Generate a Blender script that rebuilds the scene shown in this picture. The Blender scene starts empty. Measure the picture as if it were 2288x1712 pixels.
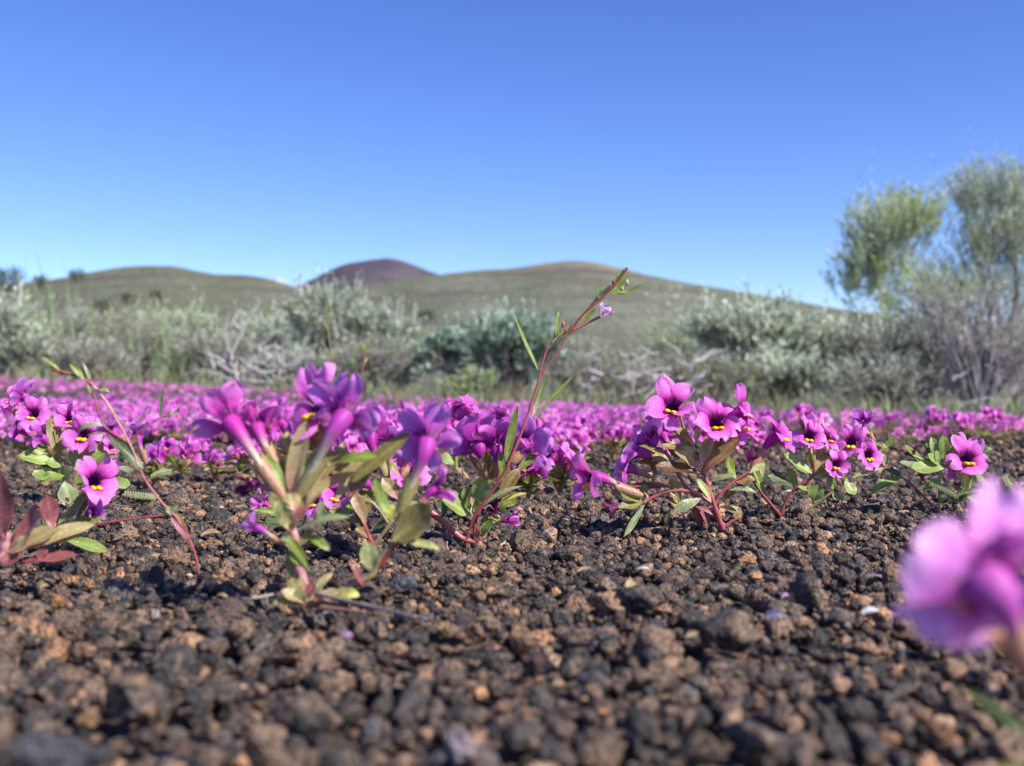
import bpy, bmesh, math, random
import numpy as np
from mathutils import Vector
S = bpy.context.scene
C = S.collection
rng = np.random.default_rng(7)
random.seed(7)
# ------------------------------------------------------------------ camera, sky, sun
CH = 0.060          # camera height
FP = 2415.0         # focal length in pixels of the 2288 wide photograph
HY = 880.0          # horizon row
CX = 1144.0
cam_d = bpy.data.cameras.new("camera"); cam = bpy.data.objects.new("camera", cam_d); C.objects.link(cam)
cam.location = (0, 0, CH); cam.rotation_euler = (math.radians(90), 0, 0)
cam_d.sensor_width = 36; cam_d.lens = 36 * FP / 2288
cam_d.shift_y = (HY - 856) / 2288
cam_d.clip_start = 0.01; cam_d.clip_end = 30000
cam_d.dof.use_dof = True; cam_d.dof.focus_distance = 0.52
cam_d.dof.aperture_fstop = cam_d.lens / 2.6; cam_d.dof.aperture_blades = 0
S.camera = cam
SUN = Vector((0.68, -0.50, 0.80)).normalized()      # towards the sun
w = bpy.data.worlds.new("World"); S.world = w; w.use_nodes = True
nt = w.node_tree; bg = nt.nodes["Background"]
sky = nt.nodes.new("ShaderNodeTexSky"); sky.sky_type = 'NISHITA'; sky.sun_disc = False
sky.sun_elevation = math.asin(SUN.z); sky.sun_rotation = math.atan2(SUN.x, SUN.y)
sky.altitude = 1800; sky.air_density = 1.0; sky.dust_density = 0.35; sky.ozone_density = 3.2
hs = nt.nodes.new("ShaderNodeHueSaturation"); hs.inputs["Saturation"].default_value = 1.22; hs.inputs["Hue"].default_value = .520
nt.links.new(sky.outputs[0], hs.inputs["Color"]); nt.links.new(hs.outputs[0], bg.inputs[0]); bg.inputs[1].default_value = 0.126
sd = bpy.data.lights.new("sun", 'SUN'); sd.energy = 5.0; sd.angle = math.radians(0.55); sd.color = (1, 0.965, 0.90)
so = bpy.data.objects.new("sun", sd); C.objects.link(so); so.rotation_euler = SUN.to_track_quat('Z', 'Y').to_euler()
so.location = (3, -2, 4)
S.view_settings.view_transform = 'Standard'; S.view_settings.look = 'None'; S.view_settings.exposure = 0.70
S.view_settings.gamma = 1
S.render.engine = 'CYCLES'
S.cycles.use_denoising = True
S.cycles.max_bounces = 6; S.cycles.diffuse_bounces = 3; S.cycles.glossy_bounces = 2; S.cycles.transmission_bounces = 4
S.cycles.use_adaptive_sampling = True; S.cycles.adaptive_threshold = 0.01
S.cycles.sample_clamp_indirect = 4

# ------------------------------------------------------------------ helpers
def lin(h):
    h = h.lstrip('#'); r = [int(h[i:i+2], 16) / 255 for i in (0, 2, 4)]
    return np.array([c / 12.92 if c <= .04045 else ((c + .055) / 1.055) ** 2.4 for c in r])
def nrm(v):
    v = np.asarray(v, float); n = np.linalg.norm(v, axis=-1, keepdims=True); return v / np.maximum(n, 1e-12)
def sstep(a, b, x):
    t = np.clip((np.asarray(x, float) - a) / (b - a), 0, 1); return t * t * (3 - 2 * t)
def at(px, py, d):
    return np.array([(px - CX) / FP * d, d, CH + (HY - py) / FP * d])
def hsh(i, j, k, s=0):
    n = (i * 374761393 + j * 668265263 + k * 2147483647 + s * 1274126177) & 0xffffffff
    n = ((n ^ (n >> 13)) * 1274126177) & 0xffffffff
    n = ((n ^ (n >> 16)) * 2246822519) & 0xffffffff
    return ((n ^ (n >> 15)) & 0xffff) / 65535.0
def vnoise(p, s=0):
    p = np.asarray(p, float); f = np.floor(p); t = p - f; t = t * t * (3 - 2 * t); i = f.astype(np.int64)
    r = 0
    for a in (0, 1):
        for b in (0, 1):
            for c in (0, 1):
                wgt = (t[..., 0] if a else 1 - t[..., 0]) * (t[..., 1] if b else 1 - t[..., 1]) * (t[..., 2] if c else 1 - t[..., 2])
                r = r + wgt * hsh(i[..., 0] + a, i[..., 1] + b, i[..., 2] + c, s)
    return r * 2 - 1
def fbm(p, o=4, s=0):
    r = 0; a = .5; p = np.asarray(p, float)
    for k in range(o):
        r = r + a * vnoise(p, s + k * 17); p = p * 2.03 + 5.3; a *= .5
    return r
def n2(x, y, sc, o=3, s=0):
    x = np.asarray(x, float); return fbm(np.stack([x * sc, np.asarray(y, float) * sc, np.zeros_like(x)], -1), o, s)

def ground_z(x, y):
    x = np.asarray(x, float); y = np.asarray(y, float)
    r = np.hypot(x, y)
    a = np.clip(x / np.maximum(np.abs(y), .3), -.6, .6)
    far = np.where(a < 0, -a / .45 * .125 + .012, .012 - a / .45 * .095)
    z = far * sstep(1.2, 6.5, y)
    z = z + .0035 * n2(x, y, 9, 3, 3) * (1 - sstep(1.5, 4, r)) + .03 * n2(x, y, .5, 3, 9) * sstep(2.5, 9, r)
    z = z + .5 * sstep(10, 60, y) + 1.2 * sstep(60, 300, y)
    return z

class MB:
    def __init__(s): s.V = []; s.F = {3: [], 4: []}; s.Cc = []; s.n = 0
    def add(s, V, F, col=(1, 1, 1)):
        V = np.asarray(V, float).reshape(-1, 3); F = np.asarray(F, np.int64)
        s.V.append(V); s.F[F.shape[1]].append(F + s.n); s.n += len(V)
        c = np.asarray(col, float)
        s.Cc.append(np.broadcast_to(c, (len(V), 3)) if c.ndim == 1 else c)
        return s
    def build(s, name, mat, parent=None, smooth=True, origin=None):
        V = np.concatenate(s.V); Cc = np.concatenate(s.Cc)
        if origin is not None: V = V - np.asarray(origin)
        f3 = np.concatenate(s.F[3]) if s.F[3] else np.zeros((0, 3), np.int64)
        f4 = np.concatenate(s.F[4]) if s.F[4] else np.zeros((0, 4), np.int64)
        me = bpy.data.meshes.new(name)
        me.vertices.add(len(V)); me.vertices.foreach_set("co", V.astype(np.float32).ravel())
        loops = np.concatenate([f3.ravel(), f4.ravel()]); me.loops.add(len(loops))
        me.loops.foreach_set("vertex_index", loops.astype(np.int32))
        nf = len(f3) + len(f4); me.polygons.add(nf)
        st = np.concatenate([np.arange(len(f3)) * 3, len(f3) * 3 + np.arange(len(f4)) * 4])
        me.polygons.foreach_set("loop_start", st.astype(np.int32))
        me.polygons.foreach_set("use_smooth", np.full(nf, smooth))
        me.update(calc_edges=True)
        at_ = me.color_attributes.new("Col", 'FLOAT_COLOR', 'POINT')
        at_.data.foreach_set("color", np.concatenate([Cc, np.ones((len(Cc), 1))], 1).astype(np.float32).ravel())
        me.materials.append(mat)
        o = bpy.data.objects.new(name, me); C.objects.link(o)
        if origin is not None and parent is None: o.location = tuple(origin)
        if parent is not None: o.parent = parent
        return o
def tag(o, label=None, cat=None, group=None, kind=None):
    if label: o["label"] = label
    if cat: o["category"] = cat
    if group: o["group"] = group
    if kind: o["kind"] = kind
    return o
def empty(name, loc):
    o = bpy.data.objects.new(name, None); C.objects.link(o); o.location = tuple(float(v) for v in loc); o.empty_display_size = .01
    return o
def copy_tree(o, parent=None):
    c = o.copy(); C.objects.link(c); c.parent = parent
    for ch in list(o.children): copy_tree(ch, c)
    return c

def gridF(nr, nc, wrap=False):
    r = np.arange(nr - 1)[:, None]; c = np.arange(nc if wrap else nc - 1)[None, :]; c2 = (c + 1) % nc
    return np.stack([r * nc + c, r * nc + c2, (r + 1) * nc + c2, (r + 1) * nc + c], -1).reshape(-1, 4)
def frames(P):
    P = np.asarray(P, float); T = nrm(np.gradient(P, axis=0))
    N = np.zeros_like(T); a = np.array([0, 0, 1.]) if abs(T[0, 2]) < .9 else np.array([1., 0, 0])
    n = a - T[0] * (a @ T[0]); N[0] = nrm(n)
    for i in range(1, len(P)):
        n = N[i-1] - T[i] * (N[i-1] @ T[i]); N[i] = nrm(n)
    return T, N, np.cross(T, N)
def tube(P, R, n=7):
    P = np.asarray(P, float); T, N, B = frames(P); R = np.broadcast_to(np.asarray(R, float), (len(P),))
    th = np.arange(n) / n * 2 * np.pi
    V = P[:, None] + R[:, None, None] * (N[:, None] * np.cos(th)[None, :, None] + B[:, None] * np.sin(th)[None, :, None])
    return V.reshape(-1, 3), gridF(len(P), n, True)
def spline(pts, m=5):
    P = np.asarray(pts, float)
    if len(P) < 3:
        t = np.linspace(0, 1, m + 1)[:, None]; return P[0] * (1 - t) + P[-1] * t
    Q = np.vstack([2 * P[0] - P[1], P, 2 * P[-1] - P[-2]]); out = []
    for i in range(1, len(Q) - 2):
        for t in np.arange(m) / m:
            out.append(.5 * (2 * Q[i] + (Q[i+1] - Q[i-1]) * t + (2*Q[i-1] - 5*Q[i] + 4*Q[i+1] - Q[i+2]) * t*t + (3*Q[i] - Q[i-1] - 3*Q[i+1] + Q[i+2]) * t**3))
    out.append(P[-1]); return np.array(out)
def ico(sub):
    bm = bmesh.new(); bmesh.ops.create_icosphere(bm, subdivisions=sub, radius=1)
    V = np.array([v.co[:] for v in bm.verts]); F = np.array([[v.index for v in f.verts] for f in bm.faces]); bm.free(); return V, F
ICO = {k: ico(k) for k in (1, 2, 3, 4)}

# ------------------------------------------------------------------ materials
def newmat(name):
    m = bpy.data.materials.new(name); m.use_nodes = True; nt = m.node_tree; nt.nodes.clear()
    return m, nt, nt.nodes.new("ShaderNodeOutputMaterial")
def N(nt, t, **k):
    n = nt.nodes.new(t)
    for a, b in k.items(): setattr(n, a, b)
    return n
def tissue(name, trans=.4, rough=.5, spec=.3, nscale=900, namp=.25, back=None, bump=.3, sheen=0):
    """plant tissue: painted per vertex pigment, fine mottling, light passing through"""
    m, nt, out = newmat(name); L = nt.links.new
    a = N(nt, "ShaderNodeAttribute", attribute_name="Col"); tc = N(nt, "ShaderNodeTexCoord")
    no = N(nt, "ShaderNodeTexNoise"); no.inputs["Scale"].default_value = nscale; no.inputs["Detail"].default_value = 3
    L(tc.outputs["Object"], no.inputs["Vector"])
    mr = N(nt, "ShaderNodeMapRange"); mr.inputs[1].default_value = .3; mr.inputs[2].default_value = .7
    mr.inputs[3].default_value = 1 - namp; mr.inputs[4].default_value = 1 + namp; L(no.outputs[0], mr.inputs[0])
    mu = N(nt, "ShaderNodeVectorMath", operation='SCALE'); L(a.outputs["Color"], mu.inputs[0]); L(mr.outputs[0], mu.inputs["Scale"])
    col = mu.outputs[0]
    if back is not None:
        g = N(nt, "ShaderNodeNewGeometry"); mx = N(nt, "ShaderNodeMix", data_type='RGBA')
        L(g.outputs["Backfacing"], mx.inputs[0]); L(col, mx.inputs[6]); mx.inputs[7].default_value = (*back, 1); col = mx.outputs[2]
    b = N(nt, "ShaderNodeBsdfPrincipled"); L(col, b.inputs["Base Color"]); b.inputs["Roughness"].default_value = rough
    b.inputs["Specular IOR Level"].default_value = spec
    if sheen: b.inputs["Sheen Weight"].default_value = sheen; b.inputs["Sheen Roughness"].default_value = .4
    bu = N(nt, "ShaderNodeBump"); bu.inputs["Strength"].default_value = bump; bu.inputs["Distance"].default_value = .3 / nscale
    L(no.outputs[0], bu.inputs["Height"]); L(bu.outputs[0], b.inputs["Normal"])
    t = N(nt, "ShaderNodeBsdfTranslucent"); L(col, t.inputs[0])
    mxs = N(nt, "ShaderNodeMixShader"); mxs.inputs[0].default_value = trans
    L(b.outputs[0], mxs.inputs[1]); L(t.outputs[0], mxs.inputs[2]); L(mxs.outputs[0], out.inputs[0])
    return m
M_petal = tissue("petal_tissue", .40, .5, .3, 1100, .20, sheen=.15, bump=.6)
M_throat = tissue("flower_tube_tissue", .30, .5, .3, 1400, .12, back=(.10, .003, .09))
M_leaf = tissue("leaf_tissue", .34, .42, .45, 900, .22, bump=.5)
M_stem = tissue("stem_tissue", .15, .35, .5, 1200, .2, bump=.3)
M_ridge = tissue("yellow_ridge_tissue", .2, .5, .3, 2500, .15)
M_sage = tissue("sage_leaf_tissue", .30, .75, .1, 40, .25)
M_grass = tissue("grass_tissue", .35, .6, .2, 60, .25)
def bark(name, sc=60):
    m, nt, out = newmat(name); L = nt.links.new
    a = N(nt, "ShaderNodeAttribute", attribute_name="Col"); tc = N(nt, "ShaderNodeTexCoord")
    no = N(nt, "ShaderNodeTexNoise"); no.inputs["Scale"].default_value = sc; no.inputs["Detail"].default_value = 4; L(tc.outputs["Object"], no.inputs["Vector"])
    mr = N(nt, "ShaderNodeMapRange"); mr.inputs[3].default_value = .4; mr.inputs[4].default_value = 1.6; L(no.outputs[0], mr.inputs[0])
    mu = N(nt, "ShaderNodeVectorMath", operation='SCALE'); L(a.outputs["Color"], mu.inputs[0]); L(mr.outputs[0], mu.inputs["Scale"])
    b = N(nt, "ShaderNodeBsdfPrincipled"); b.inputs["Roughness"].default_value = .85; L(mu.outputs[0], b.inputs["Base Color"])
    bu = N(nt, "ShaderNodeBump"); bu.inputs["Strength"].default_value = .7; bu.inputs["Distance"].default_value = .2 / sc
    L(no.outputs[0], bu.inputs["Height"]); L(bu.outputs[0], b.inputs["Normal"]); L(b.outputs[0], out.inputs[0]); return m
M_bark = bark("grey_bark"); M_twig = bark("dry_twig_bark", 900)

def rockmat(name, per_vertex=True):
    m, nt, out = newmat(name); L = nt.links.new
    g = N(nt, "ShaderNodeNewGeometry"); pos = g.outputs["Position"]
    def noise(sc, det=4, rough=.6):
        n = N(nt, "ShaderNodeTexNoise"); n.inputs["Scale"].default_value = sc; n.inputs["Detail"].default_value = det; n.inputs["Roughness"].default_value = rough
        L(pos, n.inputs["Vector"]); return n.outputs[0]
    def ramp(src, pts):
        r = N(nt, "ShaderNodeValToRGB"); r.color_ramp.elements[0].position = pts[0][0]; r.color_ramp.elements[0].color = (*pts[0][1], 1)
        r.color_ramp.elements[1].position = pts[-1][0]; r.color_ramp.elements[1].color = (*pts[-1][1], 1)
        for p, c in pts[1:-1]:
            e = r.color_ramp.elements.new(p); e.color = (*c, 1)
        L(src, r.inputs[0]); return r.outputs[0]
    nf = noise(650, 5, .7); nm = noise(170, 4, .6)
    if per_vertex:
        a = N(nt, "ShaderNodeAttribute", attribute_name="Col").outputs["Color"]
    else:
        v = N(nt, "ShaderNodeTexVoronoi"); v.inputs["Scale"].default_value = 160; L(pos, v.inputs["Vector"])
        sp = N(nt, "ShaderNodeSeparateColor"); L(v.outputs["Color"], sp.inputs[0])
        a = ramp(sp.outputs[0], [(0, (.022, .020, .020)), (.5, (.045, .036, .031)), (.75, (.10, .062, .042)), (1, (.17, .095, .055))])
    # rusty / ashy crust in patches of its own shape
    mx = N(nt, "ShaderNodeMix", data_type='RGBA'); L(a, mx.inputs[6]); mx.inputs[7].default_value = (.24, .155, .10, 1)
    f = ramp(nm, [(.50, (0, 0, 0)), (.66, (.75, .75, .75))]); L(f, mx.inputs[0])
    mx2 = N(nt, "ShaderNodeMix", data_type='RGBA'); L(mx.outputs[2], mx2.inputs[6]); mx2.inputs[7].default_value = (.009, .008, .009, 1)
    f2 = ramp(nf, [(.38, (.85, .85, .85)), (.52, (0, 0, 0))]); L(f2, mx2.inputs[0])
    mx3 = N(nt, "ShaderNodeMix", data_type='RGBA'); L(mx2.outputs[2], mx3.inputs[6]); mx3.inputs[7].default_value = (.42, .32, .24, 1)
    f3 = ramp(nf, [(.60, (0, 0, 0)), (.74, (.6, .6, .6))]); L(f3, mx3.inputs[0])
    b = N(nt, "ShaderNodeBsdfPrincipled"); L(mx3.outputs[2], b.inputs["Base Color"]); b.inputs["Roughness"].default_value = .62
    b.inputs["Specular IOR Level"].default_value = .35
    vo = N(nt, "ShaderNodeTexVoronoi"); vo.inputs["Scale"].default_value = 750; L(pos, vo.inputs["Vector"])
    pit = ramp(vo.outputs["Distance"], [(.12, (0, 0, 0)), (.5, (1, 1, 1))])
    add = N(nt, "ShaderNodeMath", operation='ADD'); L(pit, add.inputs[0]); L(nf, add.inputs[1])
    bu = N(nt, "ShaderNodeBump"); bu.inputs["Strength"].default_value = 1; bu.inputs["Distance"].default_value = .00085
    L(add.outputs[0], bu.inputs["Height"]); L(bu.outputs[0], b.inputs["Normal"]); L(b.outputs[0], out.inputs[0]); return m
M_rock = rockmat("scoria_stone"); M_ground = rockmat("scoria_ground", False)

def hillmat(name, c1, c2, c3, sc, band=None, top=None):
    m, nt, out = newmat(name); L = nt.links.new
    tc = N(nt, "ShaderNodeNewGeometry"); mp = N(nt, "ShaderNodeMapping"); mp.inputs["Scale"].default_value = (1, .45, 4)
    L(tc.outputs["Position"], mp.inputs[0])
    def noise(s, d=6, r=.65, v=mp.outputs[0]):
        n = N(nt, "ShaderNodeTexNoise"); n.inputs["Scale"].default_value = s; n.inputs["Detail"].default_value = d; n.inputs["Roughness"].default_value = r; L(v, n.inputs["Vector"]); return n.outputs[0]
    def mix(fac, a, b, lo=.4, hi=.6):
        mr = N(nt, "ShaderNodeMapRange"); mr.inputs[1].default_value = lo; mr.inputs[2].default_value = hi; L(fac, mr.inputs[0])
        x = N(nt, "ShaderNodeMix", data_type='RGBA'); L(mr.outputs[0], x.inputs[0])
        for i, q in ((6, a), (7, b)):
            if isinstance(q, tuple): x.inputs[i].default_value = (*q, 1)
            else: L(q, x.inputs[i])
        return x.outputs[2]
    col = mix(noise(sc), c1, c2, .40, .62)
    col = mix(noise(sc * 6, 4, .7), col, c3, .50, .72)
    col = mix(noise(sc * 22, 3, .6), col, tuple(x * .55 for x in c3), .52, .64)
    if band:
        mp2 = N(nt, "ShaderNodeMapping"); mp2.inputs["Scale"].default_value = (1, .6, 16); L(tc.outputs["Position"], mp2.inputs[0])
        col = mix(noise(sc * .45, 4, .5, mp2.outputs[0]), col, band, .54, .66)
    if top:
        sx = N(nt, "ShaderNodeSeparateXYZ"); L(tc.outputs["Position"], sx.inputs[0])
        ad = N(nt, "ShaderNodeMath", operation='MULTIPLY_ADD'); L(noise(sc * 2), ad.inputs[0]); ad.inputs[1].default_value = top[1] * .5; L(sx.outputs[2], ad.inputs[2])
        col = mix(ad.outputs[0], col, top[0], top[1] * 1.10, top[1] * 1.32)
    b = N(nt, "ShaderNodeBsdfPrincipled"); L(col, b.inputs["Base Color"]); b.inputs["Roughness"].default_value = .95; b.inputs["Specular IOR Level"].default_value = .05
    L(b.outputs[0], out.inputs[0]); return m

# ------------------------------------------------------------------ setting: ground and hills
def build_ground():
    R = np.concatenate([[0.0], np.geomspace(.03, .9, 150), np.geomspace(.93, 14000, 230)])
    A = np.linspace(0, 2 * np.pi, 420, endpoint=False)
    # denser in view direction
    A = A + .35 * np.sin(2 * (A - np.pi / 2)) * -.5
    RR, AA = np.meshgrid(R, A, indexing='ij'); X = RR * np.cos(AA); Y = RR * np.sin(AA)
    Z = ground_z(X, Y) - .0070 * (1 - sstep(2, 4, RR)) - .0010 + .0012 * n2(X, Y, 140, 2, 4) * (1 - sstep(1, 3, RR))
    m = MB(); m.add(np.stack([X, Y, Z], -1), gridF(len(R), len(A), True))
    # ground colour beyond the flowers is sandy scrub: its own zone in the material
    o = m.build("ground", M_ground); tag(o, kind="structure"); return o
def ground_zone_material():
    nt = M_ground.node_tree; L = nt.links.new
    b = [n for n in nt.nodes if n.type == 'BSDF_PRINCIPLED'][0]; src = b.inputs["Base Color"].links[0].from_socket
    g = [n for n in nt.nodes if n.type == 'NEW_GEOMETRY'][0]
    ln = N(nt, "ShaderNodeVectorMath", operation='LENGTH'); L(g.outputs["Position"], ln.inputs[0])
    mr = N(nt, "ShaderNodeMapRange"); mr.inputs[1].default_value = 4.5; mr.inputs[2].default_value = 8; L(ln.outputs["Value"], mr.inputs[0])
    no = N(nt, "ShaderNodeTexNoise"); no.inputs["Scale"].default_value = 2.2; no.inputs["Detail"].default_value = 6; L(g.outputs["Position"], no.inputs["Vector"])
    r = N(nt, "ShaderNodeValToRGB"); r.color_ramp.elements[0].position = .35; r.color_ramp.elements[0].color = (.085, .078, .040, 1)
    r.color_ramp.elements[1].position = .65; r.color_ramp.elements[1].color = (.17, .13, .10, 1); L(no.outputs[0], r.inputs[0])
    mx = N(nt, "ShaderNodeMix", data_type='RGBA'); L(mr.outputs[0], mx.inputs[0]); L(src, mx.inputs[6]); L(r.outputs[0], mx.inputs[7]); L(mx.outputs[2], b.inputs["Base Color"])
ground_zone_material()
build_ground()

def hill(name, sil, y0, y1, mat, pw=1.15, rough=.02, seed=0, back=1.6, base=1.2):
    sil = np.array(sil, float); cols = np.linspace(sil[0, 0], sil[-1, 0], 340)
    py = np.interp(cols, sil[:, 0], sil[:, 1])
    k = np.ones(9) / 9; pad = np.pad(py, 4, mode='edge'); py = np.convolve(pad, k, mode='valid')
    t = np.concatenate([np.linspace(0, 1, 70), np.linspace(1.01, back, 24)])
    Y = y0 + (y1 - y0) * t
    X = (cols[None] - CX) / FP * Y[:, None]; YY = np.broadcast_to(Y[:, None], X.shape)
    zr = CH + (HY - py) / FP * y1                       # ridge height
    foot = CH + (HY - 868) / FP * y0
    # slopes steepen towards the crest and fall away behind it
    a0 = 12 / FP; a1 = (HY - py) / FP
    f = np.clip(t, 0, 1)[:, None] ** pw
    Z = CH + Y[:, None] * (a0 + (a1[None] - a0) * f)
    Z = np.where(t[:, None] <= 1, Z, zr[None] * (1 - .8 * sstep(1, back, t)[:, None]))
    sc = 6 / (y1 - y0); env = (np.clip(t, 0, 1) * np.clip(1.0 - t, 0, 1) * 4)[:, None]
    Z = Z + rough * zr.max() * env * n2(X, YY, sc, 4, seed) * 1.2 + .0035 * zr.max() * n2(X, YY, sc * 14, 3, seed + 5) * np.clip(t, 0, 1)[:, None]
    Z[0] -= .05 * abs(y1 - y0)
    Fq = gridF(len(t), len(cols))
    m = MB(); m.add(np.stack([X, YY, Z], -1), Fq)
    o = m.build(name, mat); tag(o, kind="structure"); return o
olive = (.128, .134, .084); grey = (.185, .184, .136); dk = (.075, .078, .056)
M_hr = hillmat("right_hill_scrub", olive, grey, dk, .030, band=(.105, .088, .078), top=((.21, .155, .115), 60))
M_hl = hillmat("left_hill_scrub", olive, (.160, .160, .108), dk, .05, band=(.10, .088, .075))
M_cone = hillmat("cinder_cone_slope", (.075, .064, .085), (.125, .115, .105), (.075, .058, .072), .012, top=((.085, .062, .080), 118))
M_snow_haze = hillmat("far_snow_painted_haze", (.40, .38, .50), (.30, .32, .46), (.50, .47, .56), .002)  # snow faded to pale lavender near the sky: distance haze painted into colour
hill("hill_left", [(-1500, 700), (-500, 660), (0, 634), (108, 627), (168, 615), (258, 598), (325, 593), (401, 595), (432, 603), (461, 612), (520, 614), (570, 615),
     (600, 623), (658, 641), (760, 668), (900, 700), (1100, 745), (1500, 800)], 45, 260, M_hl, 1.0, .05, 2, base=1.0)
hill("hill_right", [(-400, 760), (300, 700), (560, 672), (658, 658), (770, 645), (850, 634), (930, 622), (981, 614), (1027, 607), (1072, 604), (1163, 599), (1193, 593), (1238, 583), (1298, 580),
     (1344, 588), (1389, 600), (1422, 610), (1545, 634), (1653, 651), (1789, 675), (1898, 694), (2100, 722), (2288, 742), (3000, 790), (3800, 830)], 70, 480, M_hr, 1.0, .05, 8, base=1.4)
hill("cinder_cone", [(300, 800), (560, 690), (620, 660), (658, 641), (690, 628), (730, 607), (772, 589), (810, 583), (846, 578), (868, 577), (888, 580), (920, 590), (952, 603), (983, 614),
     (1050, 640), (1200, 700), (1400, 780)], 600, 1000, M_cone, 1.0, .03, 4, base=2)
hill("far_mountain", [(300, 760), (520, 650), (570, 632), (592, 622), (606, 626), (618, 617), (632, 628), (660, 640), (740, 660), (900, 740)], 6500, 8000, M_snow_haze, 1.0, .06, 6, base=5)

# ------------------------------------------------------------------ stones
def make_stone(sub, seed, elong=1.0):
    r = np.random.default_rng(seed); V, F = ICO[sub]; V = V.copy()
    sc = r.uniform(.7, 1.2, 3); sc[2] *= .8; sc[0] *= elong
    for _ in range(13):
        n = nrm(r.normal(size=3)); h = r.uniform(.5, .85); dd = V @ n; over = np.maximum(dd - h, 0); V = V - over[:, None] * n * .92
    o = r.uniform(0, 90, 3)
    d = 1 + .22 * fbm(V * 1.7 + o, 3, seed) + (.15 * vnoise(V * 5.5 + o, seed + 3) if sub > 1 else 0) + (.10 * vnoise(V * 11 + o, seed + 5) if sub > 2 else 0)
    if sub > 1:
        pit = vnoise(V * 4.2 + o + 7, seed + 9); d = d - .22 * sstep(.30, .6, pit)
    return V * d[:, None] * sc, F
PROT = {s: [make_stone(s, 100 + i) for i in range(16)] for s in (1, 2, 3)}
def rotm(r, n):
    q = nrm(r.normal(size=(n, 4))); w_, x, y, z = q.T
    return np.stack([1-2*(y*y+z*z), 2*(x*y-z*w_), 2*(x*z+y*w_), 2*(x*y+z*w_), 1-2*(x*x+z*z), 2*(y*z-x*w_), 2*(x*z-y*w_), 2*(y*z+x*w_), 1-2*(x*x+y*y)], -1).reshape(n, 3, 3)
PAL = np.array([(.030, .027, .026), (.055, .045, .039), (.095, .062, .045), (.17, .106, .070), (.25, .145, .086), (.37, .19, .095), (.42, .27, .17), (.085, .078, .08)])
PW = np.array([.20, .22, .22, .16, .09, .05, .015, .045])
NOTED = []     # (x, y, radius) of the single stones, kept clear of gravel
def cull(x, y, r, keep_r):
    ok = np.ones(len(x), bool)
    for (sx, sy, sr) in NOTED: ok &= np.hypot(x - sx, y - sy) > sr * .95 + r * .55
    return ok
def gravel(mb, d0, d1, pitch, rlo, rhi, zoff, sub, keep=1.0, seed=0, margin=.56):
    r = np.random.default_rng(seed); ys = np.arange(d0, d1, pitch); xs_, ys_ = [], []
    for y in ys:
        hw = margin * y + .10; x = np.arange(-hw, hw, pitch); xs_.append(x + r.uniform(-.5, .5, len(x)) * pitch); ys_.append(y + r.uniform(-.5, .5, len(x)) * pitch)
    x = np.concatenate(xs_); y = np.concatenate(ys_); k = r.random(len(x)) < keep; x = x[k]; y = y[k]
    rad = rlo + (rhi - rlo) * r.random(len(x)) ** 2.2
    ok = cull(x, y, rad, 1); x = x[ok]; y = y[ok]; rad = rad[ok]
    clump = n2(x, y, 28, 2, 55); z = ground_z(x, y) - .0055 + zoff * rad * r.uniform(-.2, 1.5, len(x)) + .0032 * clump
    n = len(x); R = rotm(r, n); pid = r.integers(0, 16, n); col = PAL[r.choice(len(PAL), n, p=PW)] * r.uniform(.8, 1.6, (n, 1))
    for p in range(16):
        i = np.where(pid == p)[0]
        if not len(i): continue
        V, F = PROT[sub][p]; W = np.einsum('nij,vj->nvi', R[i], V) * rad[i][:, None, None]; W[..., 2] *= .85
        W += np.stack([x[i], y[i], z[i]], -1)[:, None]
        FF = (F[None] + (np.arange(len(i)) * len(V))[:, None, None]).reshape(-1, 3)
        W = W
        mb.add(W.reshape(-1, 3), FF, np.repeat(col[i], len(V), 0))
def noted_stone(px, py, d, wmm, hmm, col, label, name="stone", patch=None, seed=0):
    P = at(px, py, d); z = ground_z(P[0], P[1]); r = wmm / 2000
    V, F = make_stone(4, 500 + seed); V = V / np.abs(V).max(0)
    V = V * np.array([r, r * .85, hmm / 2000]); P[2] = z + hmm / 2000 * .45 - .0010
    c = np.tile(np.array(col), (len(V), 1))
    if patch is not None:
        f = sstep(-.05, .25, vnoise(V / r * 1.4 + seed, seed))[:, None]; c = c * (1 - f) + np.array(patch) * f
    m = MB(); m.add(V + P, F, c); o = m.build(name, M_rock, origin=P); tag(o, label, "stone", "larger stones lying in the cinder gravel")
    NOTED.append((P[0], P[1], r))
tan = (.23, .15, .10); rust = (.26, .115, .05); char = (.035, .033, .036); blu = (.085, .088, .105); pale = (.32, .25, .23)
noted_stone(1606, 1385, .268, 19, 11, char, "large charcoal cinder stone with a tan right side, right of centre in the gravel", patch=tan, seed=1)
noted_stone(1428, 1325, .305, 14, 9.5, char, "rounded dark cinder stone with a pale top, behind the largest charcoal stone", patch=(.12, .09, .07), seed=2)
noted_stone(902, 1303, .335, 9, 6.5, blu, "smooth bluish slate stone just right of the foreground plant's foot", seed=3)
noted_stone(590, 1640, .180, 6.8, 8, tan, "round tan pebble blurred at the bottom edge, left of centre", seed=4)
noted_stone(110, 1650, .172, 18, 10, blu, "big blue grey stone blurred in the bottom left corner", patch=(.06, .055, .06), seed=5)
noted_stone(345, 1367, .300, 3.6, 3.6, pale, "right one of the two tiny pale pink pebbles on the left", seed=6)
noted_stone(314, 1364, .302, 3.0, 2.8, (.28, .22, .20), "left one of the two tiny pale pink pebbles on the left", seed=7)
noted_stone(1030, 1668, .178, 5.4, 7, (.33, .26, .29), "pinkish white pebble blurred at the bottom centre edge", seed=8)
noted_stone(648, 1452, .255, 6.6, 4.5, tan, "smooth oval tan pebble below the foreground plant", seed=9)
noted_stone(1166, 1434, .262, 6.6, 6.8, (.25, .15, .08), "wedge shaped orange brown stone, the right one of two near the centre", seed=10)
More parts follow.
